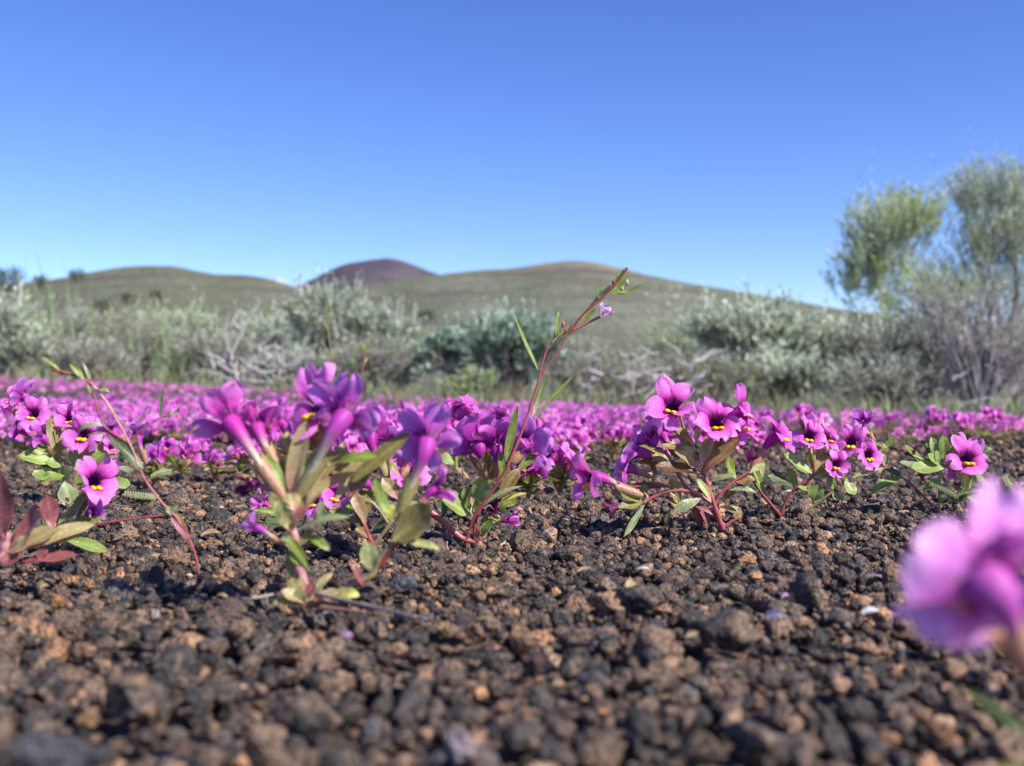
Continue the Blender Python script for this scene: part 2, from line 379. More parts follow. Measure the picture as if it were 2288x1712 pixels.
noted_stone(1062, 1420, .268, 6.2, 5.5, rust, "chunky orange stone, the left one of two near the centre", patch=(.11, .07, .05), seed=11)
noted_stone(1901, 1166, .500, 10, 10, (.17, .115, .08), "upright tan porous stone behind the blurred flower on the right", seed=12)
noted_stone(1190, 1492, .235, 6, 6, (.07, .032, .032), "small dark wine red stone among the brown gravel", seed=13)
noted_stone(300, 1540, .212, 14, 10, (.10, .075, .065), "large brown stone with a rusty orange patch, blurred on the left", patch=(.27, .15, .08), seed=14)
noted_stone(200, 1596, .200, 4.8, 4.6, (.28, .155, .07), "small yellow orange pebble beside the blue grey corner stone", seed=15)
noted_stone(2102, 1640, .190, 6.6, 5, (.24, .12, .06), "orange brown stone under the blurred green leaf at lower right", seed=16)
noted_stone(128, 1330, .312, 6.4, 5.6, (.30, .14, .06), "bright orange cinder stone in front of the pink rosette plant", seed=17)
noted_stone(986, 1400, .275, 4.6, 4.4, (.29, .17, .08), "pale yellow orange angular chip left of the chunky orange stone", seed=18)
gm = MB()
gravel(gm, .13, .60, .019, .0052, .0086, .40, 3, .38, 11)
gravel(gm, .13, .42, .0082, .0028, .0056, .45, 3, .66, 1)
gravel(gm, .13, .50, .0052, .0018, .0038, .65, 2, .85, 2)
gravel(gm, .30, .75, .0036, .0009, .0020, .9, 1, .55, 3, .50)
gravel(gm, .42, .95, .0090, .0028, .0058, .35, 2, .60, 4)
gravel(gm, .50, 1.1, .0066, .0020, .0044, .6, 2, .8, 5, .52)
gravel(gm, 1.05, 2.6, .013, .003, .007, .5, 1, .8, 6, .52)
tag(gm.build("gravel", M_rock, smooth=True), "brown and charcoal cinder gravel covering the ground", "gravel", kind="stuff")
# ------------------------------------------------------------------ flowers and plants
MAG = np.array((.74, .07, .49)); LIL = np.array((.60, .20, .72)); DKP = np.array((.15, .004, .12)); DEEP = np.array((.36, .015, .27))
CREAM = np.array((.78, .68, .42)); WHT = np.array((.85, .80, .66)); YEL = np.array((.90, .62, .02))
HUE = {'m': (MAG, np.array((.88, .27, .72))), 'v': (np.array((.60, .09, .54)), np.array((.76, .28, .76))), 'd': (np.array((.52, .03, .38)), np.array((.76, .18, .64))),  # 'v': violet variant; the shade on petal backs is put into its colour
       'l': (np.array((.80, .22, .68)), np.array((.94, .48, .88))), 'k': (np.array((.10, .006, .05)), np.array((.18, .01, .10)))}
def petal_grid(P, d, side, n, L, W, cup, curl, r, hue, dark, ns=11, nt_=9, notch=.17, lift=0., bw=.36):
    s = np.linspace(0, 1, ns)[:, None]; t = np.linspace(-1, 1, nt_)[None]
    hw = np.where(s < .55, bw + (1 - bw) * sstep(0, .55, s), np.sqrt(np.maximum(1 - ((s - .55) / .47) ** 2, 0.0))) * W / 2
    hw = hw * (1 + .06 * np.sin(s * 5 + r.uniform(0, 6)))
    se = s * (1 - notch * (1 - np.abs(t)) ** 1.5 * s ** 4) + 0 * t
    ph = r.uniform(0, 6, 3); ruff = .095 * L * s ** 1.5 * (np.sin(t * 3.1 + ph[0]) + .6 * np.sin(t * 6.3 + s * 4 + ph[1])) * (.5 + np.abs(t))
    off = cup * (t ** 2) * hw + curl * (se ** 2) * L + ruff - .05 * L * np.exp(-(t / .18) ** 2) * (1 - s)
    ss = np.linspace(0, 1, 41); ph_ = lift * (1 - sstep(0, .5, ss)); cd = np.cumsum(np.cos(ph_)) / 41; cn = np.cumsum(np.sin(ph_)) / 41; cd -= cd[0]; cn -= cn[0]
    gd = np.interp(se, ss, cd); gn = np.interp(se, ss, cn)
    off = off + L * gn
    V = P + d * (L * gd * (1 - .12 * abs(curl) * se))[..., None] + side * (hw * t)[..., None] + n * off[..., None]
    base, edge = hue
    f = sstep(.25, 1.0, se + .12 * np.abs(t))[..., None]; c = base * (1 - f) + edge * f
    stre = np.abs(np.sin(t * 7 + ph[2])) ** 3
    dk_ = (sstep(dark, dark * .35, se - .10 * stre)) [..., None] if dark > 0 else 0 * f
    dc = DKP * .8 + DEEP * .2
    c = c * (1 - dk_) + dc * dk_
    c = c * (1 - .38 * (np.abs(np.sin(t * 12)) ** 8)[..., None] * (1 - s[..., None]))
    return V.reshape(-1, 3), gridF(ns, nt_), np.clip(c, 0, 1).reshape(-1, 3)
def flower_parts(c, f, b, rad, seed, hue='m', open_=1.0, white=.36, wid=1.0, ns=11, ntt=9, m=4, up=None, tube_n=12):
    """c throat, f facing, b foot of the tube, rad limb radius; returns parts as lists for MB.add"""
    r = np.random.default_rng(seed); c = np.array(c, float); b = np.array(b, float); f = nrm(f)
    upv = np.array([0, 0, 1.]) if up is None else nrm(up)
    if abs(upv @ f) > .93: upv = nrm(np.array([0, 1., 0]) + .2 * upv)
    u = nrm(upv - f * (upv @ f)); u = nrm(u + .12 * r.normal() * np.cross(u, f)); rt = np.cross(f, u)
    Lt = np.linalg.norm(c - b)
    P0, P1, P2, P3 = b, b + nrm(c - b) * Lt * .4, c - f * Lt * .35, c
    t = np.linspace(0, 1, 11)[:, None]; path = (1-t)**3*P0 + 3*(1-t)**2*t*P1 + 3*(1-t)*t*t*P2 + t**3*P3
    tt = t[:, 0]; rr = rad * .27; R = rad * .10 + (rr - rad * .10) * sstep(.38, 1.0, tt) ** 1.15 + rad * .03 * np.exp(-((tt - .05) / .08) ** 2)
    V, F = tube(path, R, tube_n); n_ = tube_n
    V = V.reshape(11, n_, 3); base, edge = HUE[hue]
    f1 = sstep(white - .12, white + .28, tt)[:, None, None]; ang = np.arange(n_) / n_ * 2 * np.pi
    cc = WHT * (1 - sstep(.1, white, tt))[:, None, None] + CREAM * sstep(.1, white, tt)[:, None, None]
    col = cc * (1 - f1) + (DEEP * .55 + base * .45) * f1 + np.zeros((11, n_, 1))
    col = col * (1 + .12 * np.sin(ang * 5))[None, :, None]
    parts = {'tube': (V.reshape(-1, 3), F, np.clip(col, 0, 1).reshape(-1, 3)), 'petals': [], 'ridge': [], 'calyx': []}
    spec = [(63, 1.06, .86, 10, .34), (117, 1.06, .86, 10, .34), (-18, .90, 1.02, 34, .10), (198, .90, 1.02, 34, .10), (270, .92, 1.0, 48, .06)]
    for k, (a, lk, wk, fw, dark) in enumerate(spec):
        a = math.radians(a + r.normal() * 7); fw = math.radians(fw + r.normal() * 12 + (1 - open_) * 50)
        rad_d = rt * math.cos(a) + u * math.sin(a)
        d = nrm(rad_d * math.cos(fw) + f * math.sin(fw)); nn = nrm(f * math.cos(fw) - rad_d * math.sin(fw))
        side = nrm(np.cross(d, nn))
        L = (rad - rr * .75 * math.cos(fw)) * lk * (1.15 if k < 2 else 1.0) * r.uniform(.93, 1.07); W = rad * wk * wid * r.uniform(.92, 1.08) * (.55 + .45 * open_)
        cup = r.uniform(-.35, .45) * (1 if k < 2 else -1); curl = r.uniform(-.34, .10) if k < 2 else r.uniform(-.48, -.12); side = nrm(side + nn * r.normal() * (.28 if k < 2 else .15)); nn = nrm(np.cross(side, d))
        parts['petals'].append(petal_grid(c + rad_d * rr * .86 - f * rad * .02, d, side, nn, L * 1.12, W, cup, curl, r, HUE[hue], dark, ns, ntt, lift=math.radians(72) - fw, bw=.52))
    if open_ > .6:
        V, F = ICO[1]
        for sx in (-1, 1):
            W_ = V * np.array([.145, .09, .23]) * rad * r.uniform(.8, 1.15)
            Q = c - u * rr * 1.02 + rt * sx * rad * .12 + f * rad * .20
            parts['ridge'].append((Q + W_[:, :1] * rt + W_[:, 1:2] * u + W_[:, 2:] * nrm(f - u * .6), F, YEL * r.uniform(.85, 1.05)))
    # calyx: a short ribbed cup with five teeth round the foot of the tube
    dirb = nrm(P1 - P0); cx = np.cross(dirb, np.array([.3, .2, 1.])); cx = nrm(cx); cy = np.cross(dirb, cx)
    n_ = 10; hh = np.array([-.04, .12, .30, .44]) * Lt; rr_ = np.array([.11, .185, .205, .235]) * rad
    an = np.arange(n_) / n_ * 2 * np.pi; Vc = []
    for i, (h, q) in enumerate(zip(hh, rr_)):
        hz = h + (Lt * .10 * (np.arange(n_) % 2) if i == 3 else 0); Vc.append(b + dirb * np.atleast_1d(hz)[:, None] + q * (cx * np.cos(an)[:, None] + cy * np.sin(an)[:, None]))
    cg = np.array((.42, .36, .15)) if r.random() < .4 else np.array((.52, .28, .18))
    parts['calyx'].append((np.concatenate([np.broadcast_to(v, (n_, 3)) for v in Vc]), gridF(4, n_, True), cg))
    return parts
def flower_obj(parent, org, c, f, b, rad, seed, hue='m', open_=1.0, white=.36, wid=1.0, label=None, calyx=True, up=None):
    p = flower_parts(c, f, b, rad, seed, hue, open_, white, wid, up=up)
    m = MB(); m.add(*p['tube']); o = m.build("flower", M_throat, parent, origin=org)
    if label: o["label"] = label
    for q in p['petals']:
        mm = MB(); mm.add(*q); mm.build("petal", M_petal, o, origin=org)
    if p['ridge']:
        mm = MB(); [mm.add(*q) for q in p['ridge']]; mm.build("yellow_throat_patch", M_ridge, o, origin=org)
    if calyx:
        mm = MB(); mm.add(*p['calyx'][0]); mm.build("calyx", M_leaf, o, origin=org)
    return o
LC = {'g': ((.23, .30, .055), (.20, .26, .05)), 'b': ((.30, .37, .11), (.24, .31, .08)), 'o': ((.36, .32, .11), (.24, .20, .06)), 'r': ((.36, .13, .09), (.26, .17, .06)),
      'p': ((.56, .24, .20), (.42, .34, .15)), 'P': ((.40, .13, .14), (.27, .085, .085)), 'c': ((.52, .46, .22), (.40, .42, .16)), 'y': ((.62, .50, .10), (.58, .52, .14)),
      'd': ((.10, .05, .025), (.16, .07, .03)), 'e': ((.09, .14, .05), (.07, .11, .035)), 's': ((.30, .36, .20), (.24, .28, .12)), 't': ((.45, .32, .18), (.35, .24, .12))}
def leaf_grid(b, t, W, n, bend=.12, fold=.18, kind='g', seed=0, shape=.5, nl=11, nw=7, curl=0):
    r = np.random.default_rng(seed); b = np.asarray(b, float); t = np.asarray(t, float); L = np.linalg.norm(t - b); ax = (t - b) / L
    n = nrm(n); n = nrm(n - ax * (n @ ax)); side = np.cross(ax, n); s = np.linspace(0, 1, nl)[:, None]; q = np.linspace(-1, 1, nw)[None]
    hw = W / 2 * (np.sin(np.pi * s ** (math.log(.5) / math.log(shape))) ** .64 * .97 + .05 * (1 - s) + .002)
    cen = b + (t - b) * s[..., None] + n * (bend * L * 4 * s * (1 - s) + curl * L * s ** 3)[..., None]
    wav = .10 * W * np.sin(s * 9 + r.uniform(0, 6)) * np.abs(q) * r.uniform(.3, 1)
    V = cen + side * (hw * q * (1 - .25 * fold))[..., None] + n * (fold * hw * np.abs(q) * 1.2 + wav)[..., None]
    c0, c1 = (np.array(x) for x in LC[kind]); f = sstep(0, .55, s)[..., None] * np.ones_like(q)[..., None]; c = c0 * (1 - f) + c1 * f
    vein = np.exp(-(q / .12) ** 2)[..., None] * np.ones_like(s)[..., None]; c = c * (1 - .0 * vein) + .35 * vein * (c * .5 + np.array((.12, .08, .03)))
    edge = (np.abs(q) ** 6)[..., None]; c = c * (1 + .25 * edge)
    blot = fbm(np.stack([s * 3 + 0 * q + seed, q * 1.5 + 0 * s, 0 * s * q], -1), 3, seed % 97)[..., None]
    c = c * (1 + .55 * blot)
    return V.reshape(-1, 3), gridF(nl, nw), np.clip(c, .005, 1).reshape(-1, 3)
SC = {'p': (.40, .10, .10), 'r': (.26, .055, .05), 'g': (.30, .32, .10), 'o': (.28, .20, .09), 'l': (.55, .25, .25), 'd': (.12, .03, .02)}
CR = {'1': (0, 780, 3.31), '2': (380, 780, 3.31), '3': (800, 560, 3.31), '4': (850, 850, 3.31), '5': (1250, 800, 3.678), '6': (1700, 800, 3.679), '7': (1800, 1050, 2.5), 'h': (1300, 550, 3.678)}
class Plant:
    def __init__(s, name, crop, base, d, label, cat="wildflower", group=None, seed=1):
        s.k = CR[crop]; s.d = d; s.seed = seed * 1000; s.i = 0
        P = s.pt(base, 0); s.base = P.copy(); s.zg = ground_z(P[0], P[1]); s.base[2] = s.zg
        s.root = empty(name, s.base); tag(s.root, label, cat, group); s.r = np.random.default_rng(seed)
    def crop(s, c): s.k = CR[c]; return s
    def pt(s, p, dd=None):
        ox, oy, sc = s.k; e = (p[2] if len(p) > 2 else 0) if dd is None else dd
        return at(ox + p[0] / sc, oy + p[1] / sc, s.d + e * .01)
    def mm(s, z): return z / s.k[2] / FP * s.d
    def stem(s, pts, r0=.8, r1=None, col='p', name="stem"):
        P = spline([s.pt(p) for p in pts]); r1 = r0 * .75 if r1 is None else r1
        R = np.linspace(r0, r1, len(P)) * .001; R = R * (1 + .12 * np.sin(np.arange(len(P)) * 1.7)); V, F = tube(P, R, 8)
        c = np.array(SC[col]); cc = np.tile(c, (len(V), 1)) * (1 + .35 * fbm(V * 300, 2, 5))[:, None]
        m = MB(); m.add(V, F, np.clip(cc, 0, 1)); return m.build(name, M_stem, s.root, origin=s.base)
    def leaf(s, b, t, w, kind='g', bend=None, n=None, shape=.60, fold=None, curl=0, name="leaf"):
        s.i += 1; r = s.r
        nn = np.array([r.uniform(-.35, .35), -.65, .65]) if n is None else np.array(n, float)
        g = leaf_grid(s.pt(b), s.pt(t), s.mm(w) * 1.05 * getattr(s, 'wk', 1.0), nn, r.uniform(.02, .14) if bend is None else bend, r.uniform(.08, .3) if fold is None else fold, kind, s.seed + s.i, shape, curl=curl)
        m = MB(); m.add(*g); return m.build(name, M_leaf, s.root, origin=s.base)
    def fl(s, c, f, b, r, hue='m', open_=1., white=.36, up=None, calyx=True):
        s.i += 1; s.flc = getattr(s, 'flc', 0) + 1
        return flower_obj(s.root, s.base, s.pt(c), f, s.pt(b), r * .001, s.seed + s.i, hue, open_, white, getattr(s, 'wid', 1.0), calyx=calyx, up=up)
FLW = "monkeyflower"
for _px, _pts, _d, _lab in [(745, [(748, 960), (746, 880), (740, 800), (734, 740), (733, 700)], .95, "thin brownish upright stalk with a yellow bud, above the blurred plant"), (800, [(770, 950), (790, 880), (812, 820), (815, 785)], .90, "short leaning red stalk with a green tip, above the blurred plant")]:
    CR['s'] = (0, 0, 1.0); T_ = Plant("slender_wildflower", 's', _pts[0], _d, _lab, "wildflower", None, 40 + _px)
    T_.stem([(_pts[0][0], _pts[0][1] + 45)] + _pts, .75, .5, 'p' if _px > 750 else 'o')
    for _k in range(1, len(_pts)):
        _x, _y = _pts[_k]; T_.leaf((_x, _y), (_x + (-1) ** _k * 9, _y - 22), 5, 'g' if _k % 2 else 'y', .05)
    T_.leaf(_pts[-1], (_pts[-1][0] + 2, _pts[-1][1] - 20), 8, 'b', .02)
# A: big blurred plant in the foreground
A = Plant("monkeyflower_plant", '2', (1000, 1880), .312, "tall blurred purple wildflower with pinkish leaves and pale stalks, nearest whole plant left of centre", FLW, "monkeyflower plants in the cinder", 11)
A.wk = 1.15; A.wid = .80
A.stem([(1000, 1885), (985, 1740), (950, 1560), (930, 1400), (890, 1300), (890, 1200), (900, 1110)], 1.7, 1.2, 'l')
A.stem([(1010, 1890, .1), (1180, 1850, .2), (1300, 1770, .3), (1480, 1680, .3), (1550, 1560, .3), (1640, 1440, .3), (1690, 1310, .3), (1706, 1200, .3)], 1.3, .7, 'o')
A.stem([(900, 1360), (860, 1250), (800, 1150), (790, 1080)], .9, .6, 'l')
A.stem([(1560, 1600, .3), (1640, 1480, .2), (1700, 1420, 0)], 1.0, .6, 'r')
A.stem([(920, 1150), (940, 1110), (955, 1080)], .6, .5, 'l')
A.stem([(900, 1500), (870, 1460), (845, 1440)], .6, .5, 'o')
A.stem([(980, 1850), (920, 1880), (830, 1840), (760, 1890), (700, 1950)], .6, .3, 'o')
for b, t, w_, k, e in [((900, 1130), (1020, 525, .3), 150, 'p', .05), ((930, 1080), (1150, 690, .2), 80, 'c', .12), ((1050, 1060, .3), (1250, 760, .9), 190, 'p', .06), ((1215, 850, .4), (1540, 800, 0), 90, 'g', .1),
                       ((1320, 1010, .6), (1780, 620, .4), 120, 'o', .03), ((1260, 1000, .9), (1290, 690, 1.1), 120, 'p', .08), ((850, 1060), (700, 780, .3), 80, 'g', .1), ((880, 1100, .3), (780, 760, .7), 120, 'o', .1),
                       ((1650, 1290), (1510, 950, 0), 75, 'g', -.1), ((1630, 1420, .1), (1930, 1165, -.3), 230, 'o', -.08), ((1690, 1430), (2000, 1490, -.3), 60, 'c', .12), ((1700, 1440, .3), (1900, 1320, .2), 90, 'p', .02),
                       ((1500, 1660, .2), (1460, 1420, .1), 120, 'c', .06), ((1040, 1640), (865, 1370, -.4), 60, 'g', .06), ((930, 1350), (1330, 1240, -.6), 55, 's', .10), ((960, 1260), (1010, 1080, .2), 48, 'g', .1),
                       ((920, 1740), (870, 1520, .2), 60, 'o', .0), ((985, 1800, -.1), (960, 1690, -.2), 60, 'c', .0), ((990, 1870), (760, 1890, -.6), 70, 'o', .15), ((1230, 1110, .5), (1330, 940, .9), 70, 'p', .0),
                       ((900, 1330), (740, 1060, -.3), 85, 'p', -.05), ((1000, 1370), (1180, 1490, -.4), 60, 'g', .1), ((1100, 1340, -.1), (1120, 1120, -.4), 60, 's', .05), ((1060, 1830, -.3), (1200, 1650, .2), 55, 'p', .1),
                       ((1060, 1850, -.2), (1150, 1720, -.3), 40, 'c', .1), ((1180, 860, .5), (1050, 560, 1.2), 170, 'o', .1), ((1640, 1270), (1640, 1140, .2), 60, 'y', .1), ((1430, 1760, .2), (1340, 1600, .1), 50, 'P', .1),
                       ((900, 1290, -.2), (1010, 1150, .0), 60, 'P', .0), ((880, 1330, -.3), (800, 1110, -.3), 120, 'c', -.06), ((900, 1360, -.3), (860, 1200, -.3), 120, 'p', -.08), ((930, 1200, -.3), (880, 1060, -.2), 110, 'p', -.05), ((1010, 1100, .2), (1130, 850, .7), 150, 'p', .05), ((900, 1100, .1), (960, 760, .3), 130, 'c', .05), ((930, 1840, -.3), (900, 1690, -.2), 80, 'o', .03), ((1000, 1880, -.4), (820, 1790, -.6), 80, 'p', .1), ((1000, 1880, -.4), (940, 1760, -.6), 70, 'c', .1), ((1080, 1870, -.4), (1260, 1800, -.5), 90, 'p', .08), ((1010, 1870, -.3), (1130, 1760, -.2), 80, 'c', .05), ((940, 1480, -.2), (1060, 1330, -.1), 70, 'o', .05), ((930, 1450, -.2), (820, 1400, -.2), 60, 's', .05), ((950, 1600, -.2), (880, 1480, -.2), 60, 'g', .05), ((1180, 1030, .5), (1420, 780, .9), 150, 'p', .06), ((1330, 1100, .7), (1480, 800, 1.0), 120, 'r', .05), ((800, 1050, .2), (730, 880, .4), 90, 'p', .03), ((1000, 1180, -.1), (1180, 960, .2), 120, 'p', .04), ((1010, 1850, -.3), (1060, 1720, -.3), 70, 'P', .05), ((1040, 1880, -.2), (1230, 1810, .0), 90, 'P', .05)]:
    A.leaf(b, t, w_, k, e)
A.fl((445, 540, .3), (-.55, .60, .50), (830, 1085), 10.8, 'm', white=.50, up=(-.5, 0, 1))
A.fl((640, 575, 1.0), (-.35, .6, .65), (800, 900, .5), 8.5, 'm', white=.5)
A.fl((800, 540, 1.6), (-.85, -.35, .30), (900, 760, .8), 8.0, 'd', white=.4)
A.fl((1100, 440, .9), (-.62, -.62, .30), (1130, 800, .8), 12.0, 'm')
A.fl((1290, 500, -.1), (.32, .80, .45), (950, 1090), 11.5, 'v', white=.50)
A.fl((1900, 700, .3), (.05, .85, .50), (1706, 1190, .3), 11.0, 'v', white=.42)
A.fl((1960, 1040, .5), (.75, .35, .25), (1830, 1180, .4), 6.6, 'm', open_=.6, white=.2)
A.fl((640, 1320, -.3), (-.8, .1, .35), (850, 1450), 4.0, 'v', open_=0, white=.55)
A.fl((600, 1010, 1.5), (-.4, -.6, -.2), (760, 1040, .8), 4.6, 'k', open_=.3)
# B: in-focus plant behind A
B = Plant("monkeyflower_plant", '4', (690, 1150), .455, "sharp purple wildflower with broad green leaves and dark-throated petals, right of the blurred plant", FLW, "monkeyflower plants in the cinder", 12)
B.stem([(700, 1180), (700, 1060), (740, 940), (780, 830), (790, 720)], .9, .6, 'r')
B.stem([(740, 940), (820, 830), (860, 700)], .6, .5, 'o'); B.stem([(800, 840), (900, 720), (970, 610)], .7, .5, 'o')
B.stem([(375, 975), (500, 1080), (600, 1165), (700, 1200)], 1.4, 1.2, 'p'); B.stem([(700, 1040), (740, 1200), (735, 1320), (640, 1440)], .5, .3, 'r')
B.stem([(490, 1190, -1), (500, 1250, -1), (570, 1330, -1), (600, 1410, -1.2)], .35, .2, 'l'); B.stem([(700, 1000), (800, 1010), (860, 1040)], .4, .3, 'o')
B.fl((725, 490), (-.30, .70, .50), (790, 720), 13.5, 'd', up=(-.1, 0, 1)); B.fl((870, 510, -.3), (.12, .65, .55), (855, 720), 11.5, 'd'); B.fl((1075, 475, .3), (.62, .5, .28), (975, 610), 12, 'v')
B.fl((850, 965, .2), (-.5, -.5, .3), (800, 1020), 4, 'k', open_=.2); B.fl((945, 1035, -.4), (.93, -.1, .1), (850, 1060), 5, 'm', open_=0, white=.3)
for b, t, w_, k, e in [((795, 740), (785, 510, -.4), 105, 'o', .03), ((720, 920, -.3), (780, 720, -.5), 170, 'b', .02), ((665, 1010, -.3), (455, 880, -.9), 125, 'b', .06), ((905, 740, -.3), (885, 545, -.5), 50, 'g', .04),
                       ((870, 880, -.2), (1030, 650, 0), 100, 'r', .05), ((880, 900, -.3), (1085, 835, -.5), 36, 'y', .06), ((880, 960, .2), (1020, 850, .3), 120, 'g', .05), ((660, 730), (555, 645, -.2), 40, 't', .05),
                       ((750, 1160, -.2), (830, 1030, -.4), 80, 'g', .05), ((640, 960, .2), (640, 780, .3), 80, 'g', .05), ((470, 1010, .3), (455, 880, .5), 75, 'e', .0), ((700, 1020, -.3), (650, 850, -.6), 50, 't', .1),
                       ((720, 980, -.4), (710, 880, -.5), 60, 'b', .1), ((690, 980, -.5), (1050, 780, -.6), 40, 's', .12), ((940, 620, .3), (1080, 510, .5), 60, 'o', .1), ((1000, 690, .2), (1180, 520, .4), 70, 'g', .06),
                       ((700, 1000, .3), (560, 800, .6), 130, 's', .05), ((760, 900, -.3), (880, 640, -.1), 60, 'o', .05), ((820, 760, .3), (660, 560, .8), 60, 'p', .1), ((740, 1000, .3), (900, 1060, 0), 70, 'g', .08)]:
    B.leaf(b, t, w_, k, e)
# W: slender wildflower rising to the sky
W = Plant("slender_wildflower", '4', (650, 1170), .440, "tall red-stemmed wildflower with narrow leaves and one pale pink bloom, leaning right across the hills", "wildflower", None, 13)
W.stem([(640, 1175), (690, 1020), (830, 810), (940, 640)], .55, .55, 'r'); W.crop('3')
W.stem([(1105, 1600), (1180, 1420), (1250, 1230), (1310, 1050), (1345, 935)], .6, .5, 'p')
W.stem([(1345, 935), (1352, 880), (1390, 750), (1430, 685)], .42, .4, 'p'); W.stem([(1430, 685), (1500, 620), (1560, 560), (1590, 520)], .7, .5, 'o')
W.stem([(1345, 935), (1450, 790), (1560, 620), (1680, 545), (1790, 490)], .42, .5, 'p')
W.stem([(1560, 620), (1640, 500), (1720, 420), (1780, 370), (1880, 270), (1960, 170), (1990, 130)], .45, .6, 'r')
for b, t, w_, k, e in [((1335, 890), (1145, 455), 32, 'b', -.02), ((1290, 1230), (1405, 900), 32, 'b', -.13), ((1270, 1260), (1645, 850), 42, 'b', -.04), ((1090, 1560, -.3), (1180, 1140, -.3), 62, 'g', -.03),
                       ((1465, 640), (1482, 445), 34, 'b', .03), ((1500, 650), (1595, 520), 38, 'g', -.05), ((1455, 700), (1470, 560), 30, 'o', 0), ((1650, 540), (1760, 420), 40, 'g', -.05), ((1780, 360), (1788, 265), 32, 'b', .0), ((1700, 440), (1870, 250), 40, 'e', -.02),
                       ((1880, 290), (1965, 135), 42, 'b', .0), ((1900, 300), (2010, 150), 36, 'g', .0), ((1870, 320), (2110, 250), 34, 'g', -.12), ((1440, 690), (1540, 590), 34, 'e', .05), ((1860, 330), (1990, 300), 50, 'g', .1), ((1060, 1560), (1050, 1480), 40, 'g', .1)]:
    W.leaf(b, t, w_, k, e, shape=.45)
def bud(pl, p, r, c, name="bud"):
    V, F = ICO[2]; m = MB(); m.add(V * np.array([.8, .8, 1.25]) * r * .001 + pl.pt(p), F, c); m.build(name, M_leaf, pl.root, origin=pl.base)
bud(W, (1515, 545), 1.1, (.55, .13, .10)); bud(W, (1535, 590), .9, (.5, .16, .10)); W.crop('h'); bud(W, (370, 300), 1.1, (.55, .50, .22)); bud(W, (330, 350), .9, (.45, .42, .12)); bud(W, (262, 300), .9, (.25, .06, .05))
W.crop('3')
def cupflower(pl, c, f, rad, col, name="pale_bloom"):
    P = pl.pt(c); f = nrm(f); u = nrm(np.cross(np.cross(f, (0, 0, 1)), f)); rt = np.cross(f, u); rr = np.random.default_rng(3); m = MB()
    for k in range(5):
        a = k * 2 * math.pi / 5 + .3; rd = rt * math.cos(a) + u * math.sin(a); d = nrm(rd * .62 + f * .78); nn = nrm(f * .6 - rd * .8)
        g = petal_grid(P + rd * rad * .12, d, nrm(np.cross(d, nn)), nn, rad * 1.1, rad * .95, .12, .1, rr, (np.array(col) * .95, np.array(col)), 0, 8, 7, 0); m.add(*g)
    o = m.build(name, M_petal, pl.root, origin=pl.base)
    V, F = ICO[1]; m = MB(); m.add(V * rad * .14 + P + f * rad * .2, F, (.8, .75, .4)); m.build("stamen", M_ridge, o, origin=pl.base)
cupflower(W, (1805, 480), (.55, -.35, .75), 4.6e-3, (.80, .52, .72))
# E: in-focus plant on the right
E = Plant("monkeyflower_plant", '5', (1340, 1395), .485, "sharp purple wildflower with yellow-throated faces and dark red leaves, right of centre", FLW, "monkeyflower plants in the cinder", 14)
E.stem([(1345, 1410), (1290, 1260), (1230, 1080), (1190, 950)], 1.25, .9, 'p'); E.stem([(1245, 1190), (1150, 1130), (1050, 1095), (900, 1095), (770, 1145), (700, 1190)], .9, .7, 'p')
E.stem([(1270, 1220), (1330, 1110), (1440, 1010), (1560, 940)], .8, .6, 'p'); E.stem([(1190, 960), (1160, 860), (1100, 780), (1030, 600), (990, 480)], .8, .6, 'o'); E.stem([(1190, 950), (1000, 920), (900, 860)], .8, .5, 'p')
E.stem([(1190, 950), (1200, 830), (1210, 740)], .8, .6, 'o'); E.stem([(1340, 1395), (1420, 1340), (1500, 1310)], .7, .5, 'p'); E.stem([(1150, 1180, .3), (1040, 1060, .5), (960, 930, .5)], 1.0, .7, 'p')
E.stem([(700, 1190), (720, 1140), (690, 1100)], .7, .6, 'l')
E.fl((925, 415, 0), (-.05, -.78, .52), (1070, 760, .2), 12.0); E.fl((1285, 545, -.3), (.05, -.80, .50), (1190, 830, 0), 11.5); E.fl((1490, 440, .2), (.88, -.15, .35), (1230, 640, .4), 10.5, 'd', white=.1)
E.fl((255, 985, -.2), (-.93, -.22, -.10), (665, 1130), 12.0, 'm', white=.45, up=(-.3, 0, 1)); E.fl((770, 680, .8), (-.45, .60, .5), (905, 860, .4), 11, 'v'); E.fl((650, 770, .5), (-.75, .35, .3), (880, 850, .3), 10.5, 'v', white=.25)
E.fl((850, 600, 1.6), (.2, .6, .5), (960, 800, 1), 11, 'v'); E.fl((560, 905, .6), (-.85, -.2, .3), (770, 965, .4), 8.5, 'v', white=.4); E.fl((1400, 650, .3), (.25, -.8, .45), (1270, 800, .4), 7.5); E.fl((1470, 600, 1.2), (.3, -.4, .8), (1330, 800, .8), 10.5, 'm')
E.fl((470, 1225, -.2), (-.9, -.1, -.25), (600, 1190), 5.5, 'k', open_=.1, white=.02); E.fl((1790, 640, 1.2), (.68, -.25, .40), (1590, 900, .8), 11, 'd', white=.15); E.fl((1560, 830, .4), (.2, -.5, .6), (1540, 900, .4), 4.5, 'k', open_=.2)
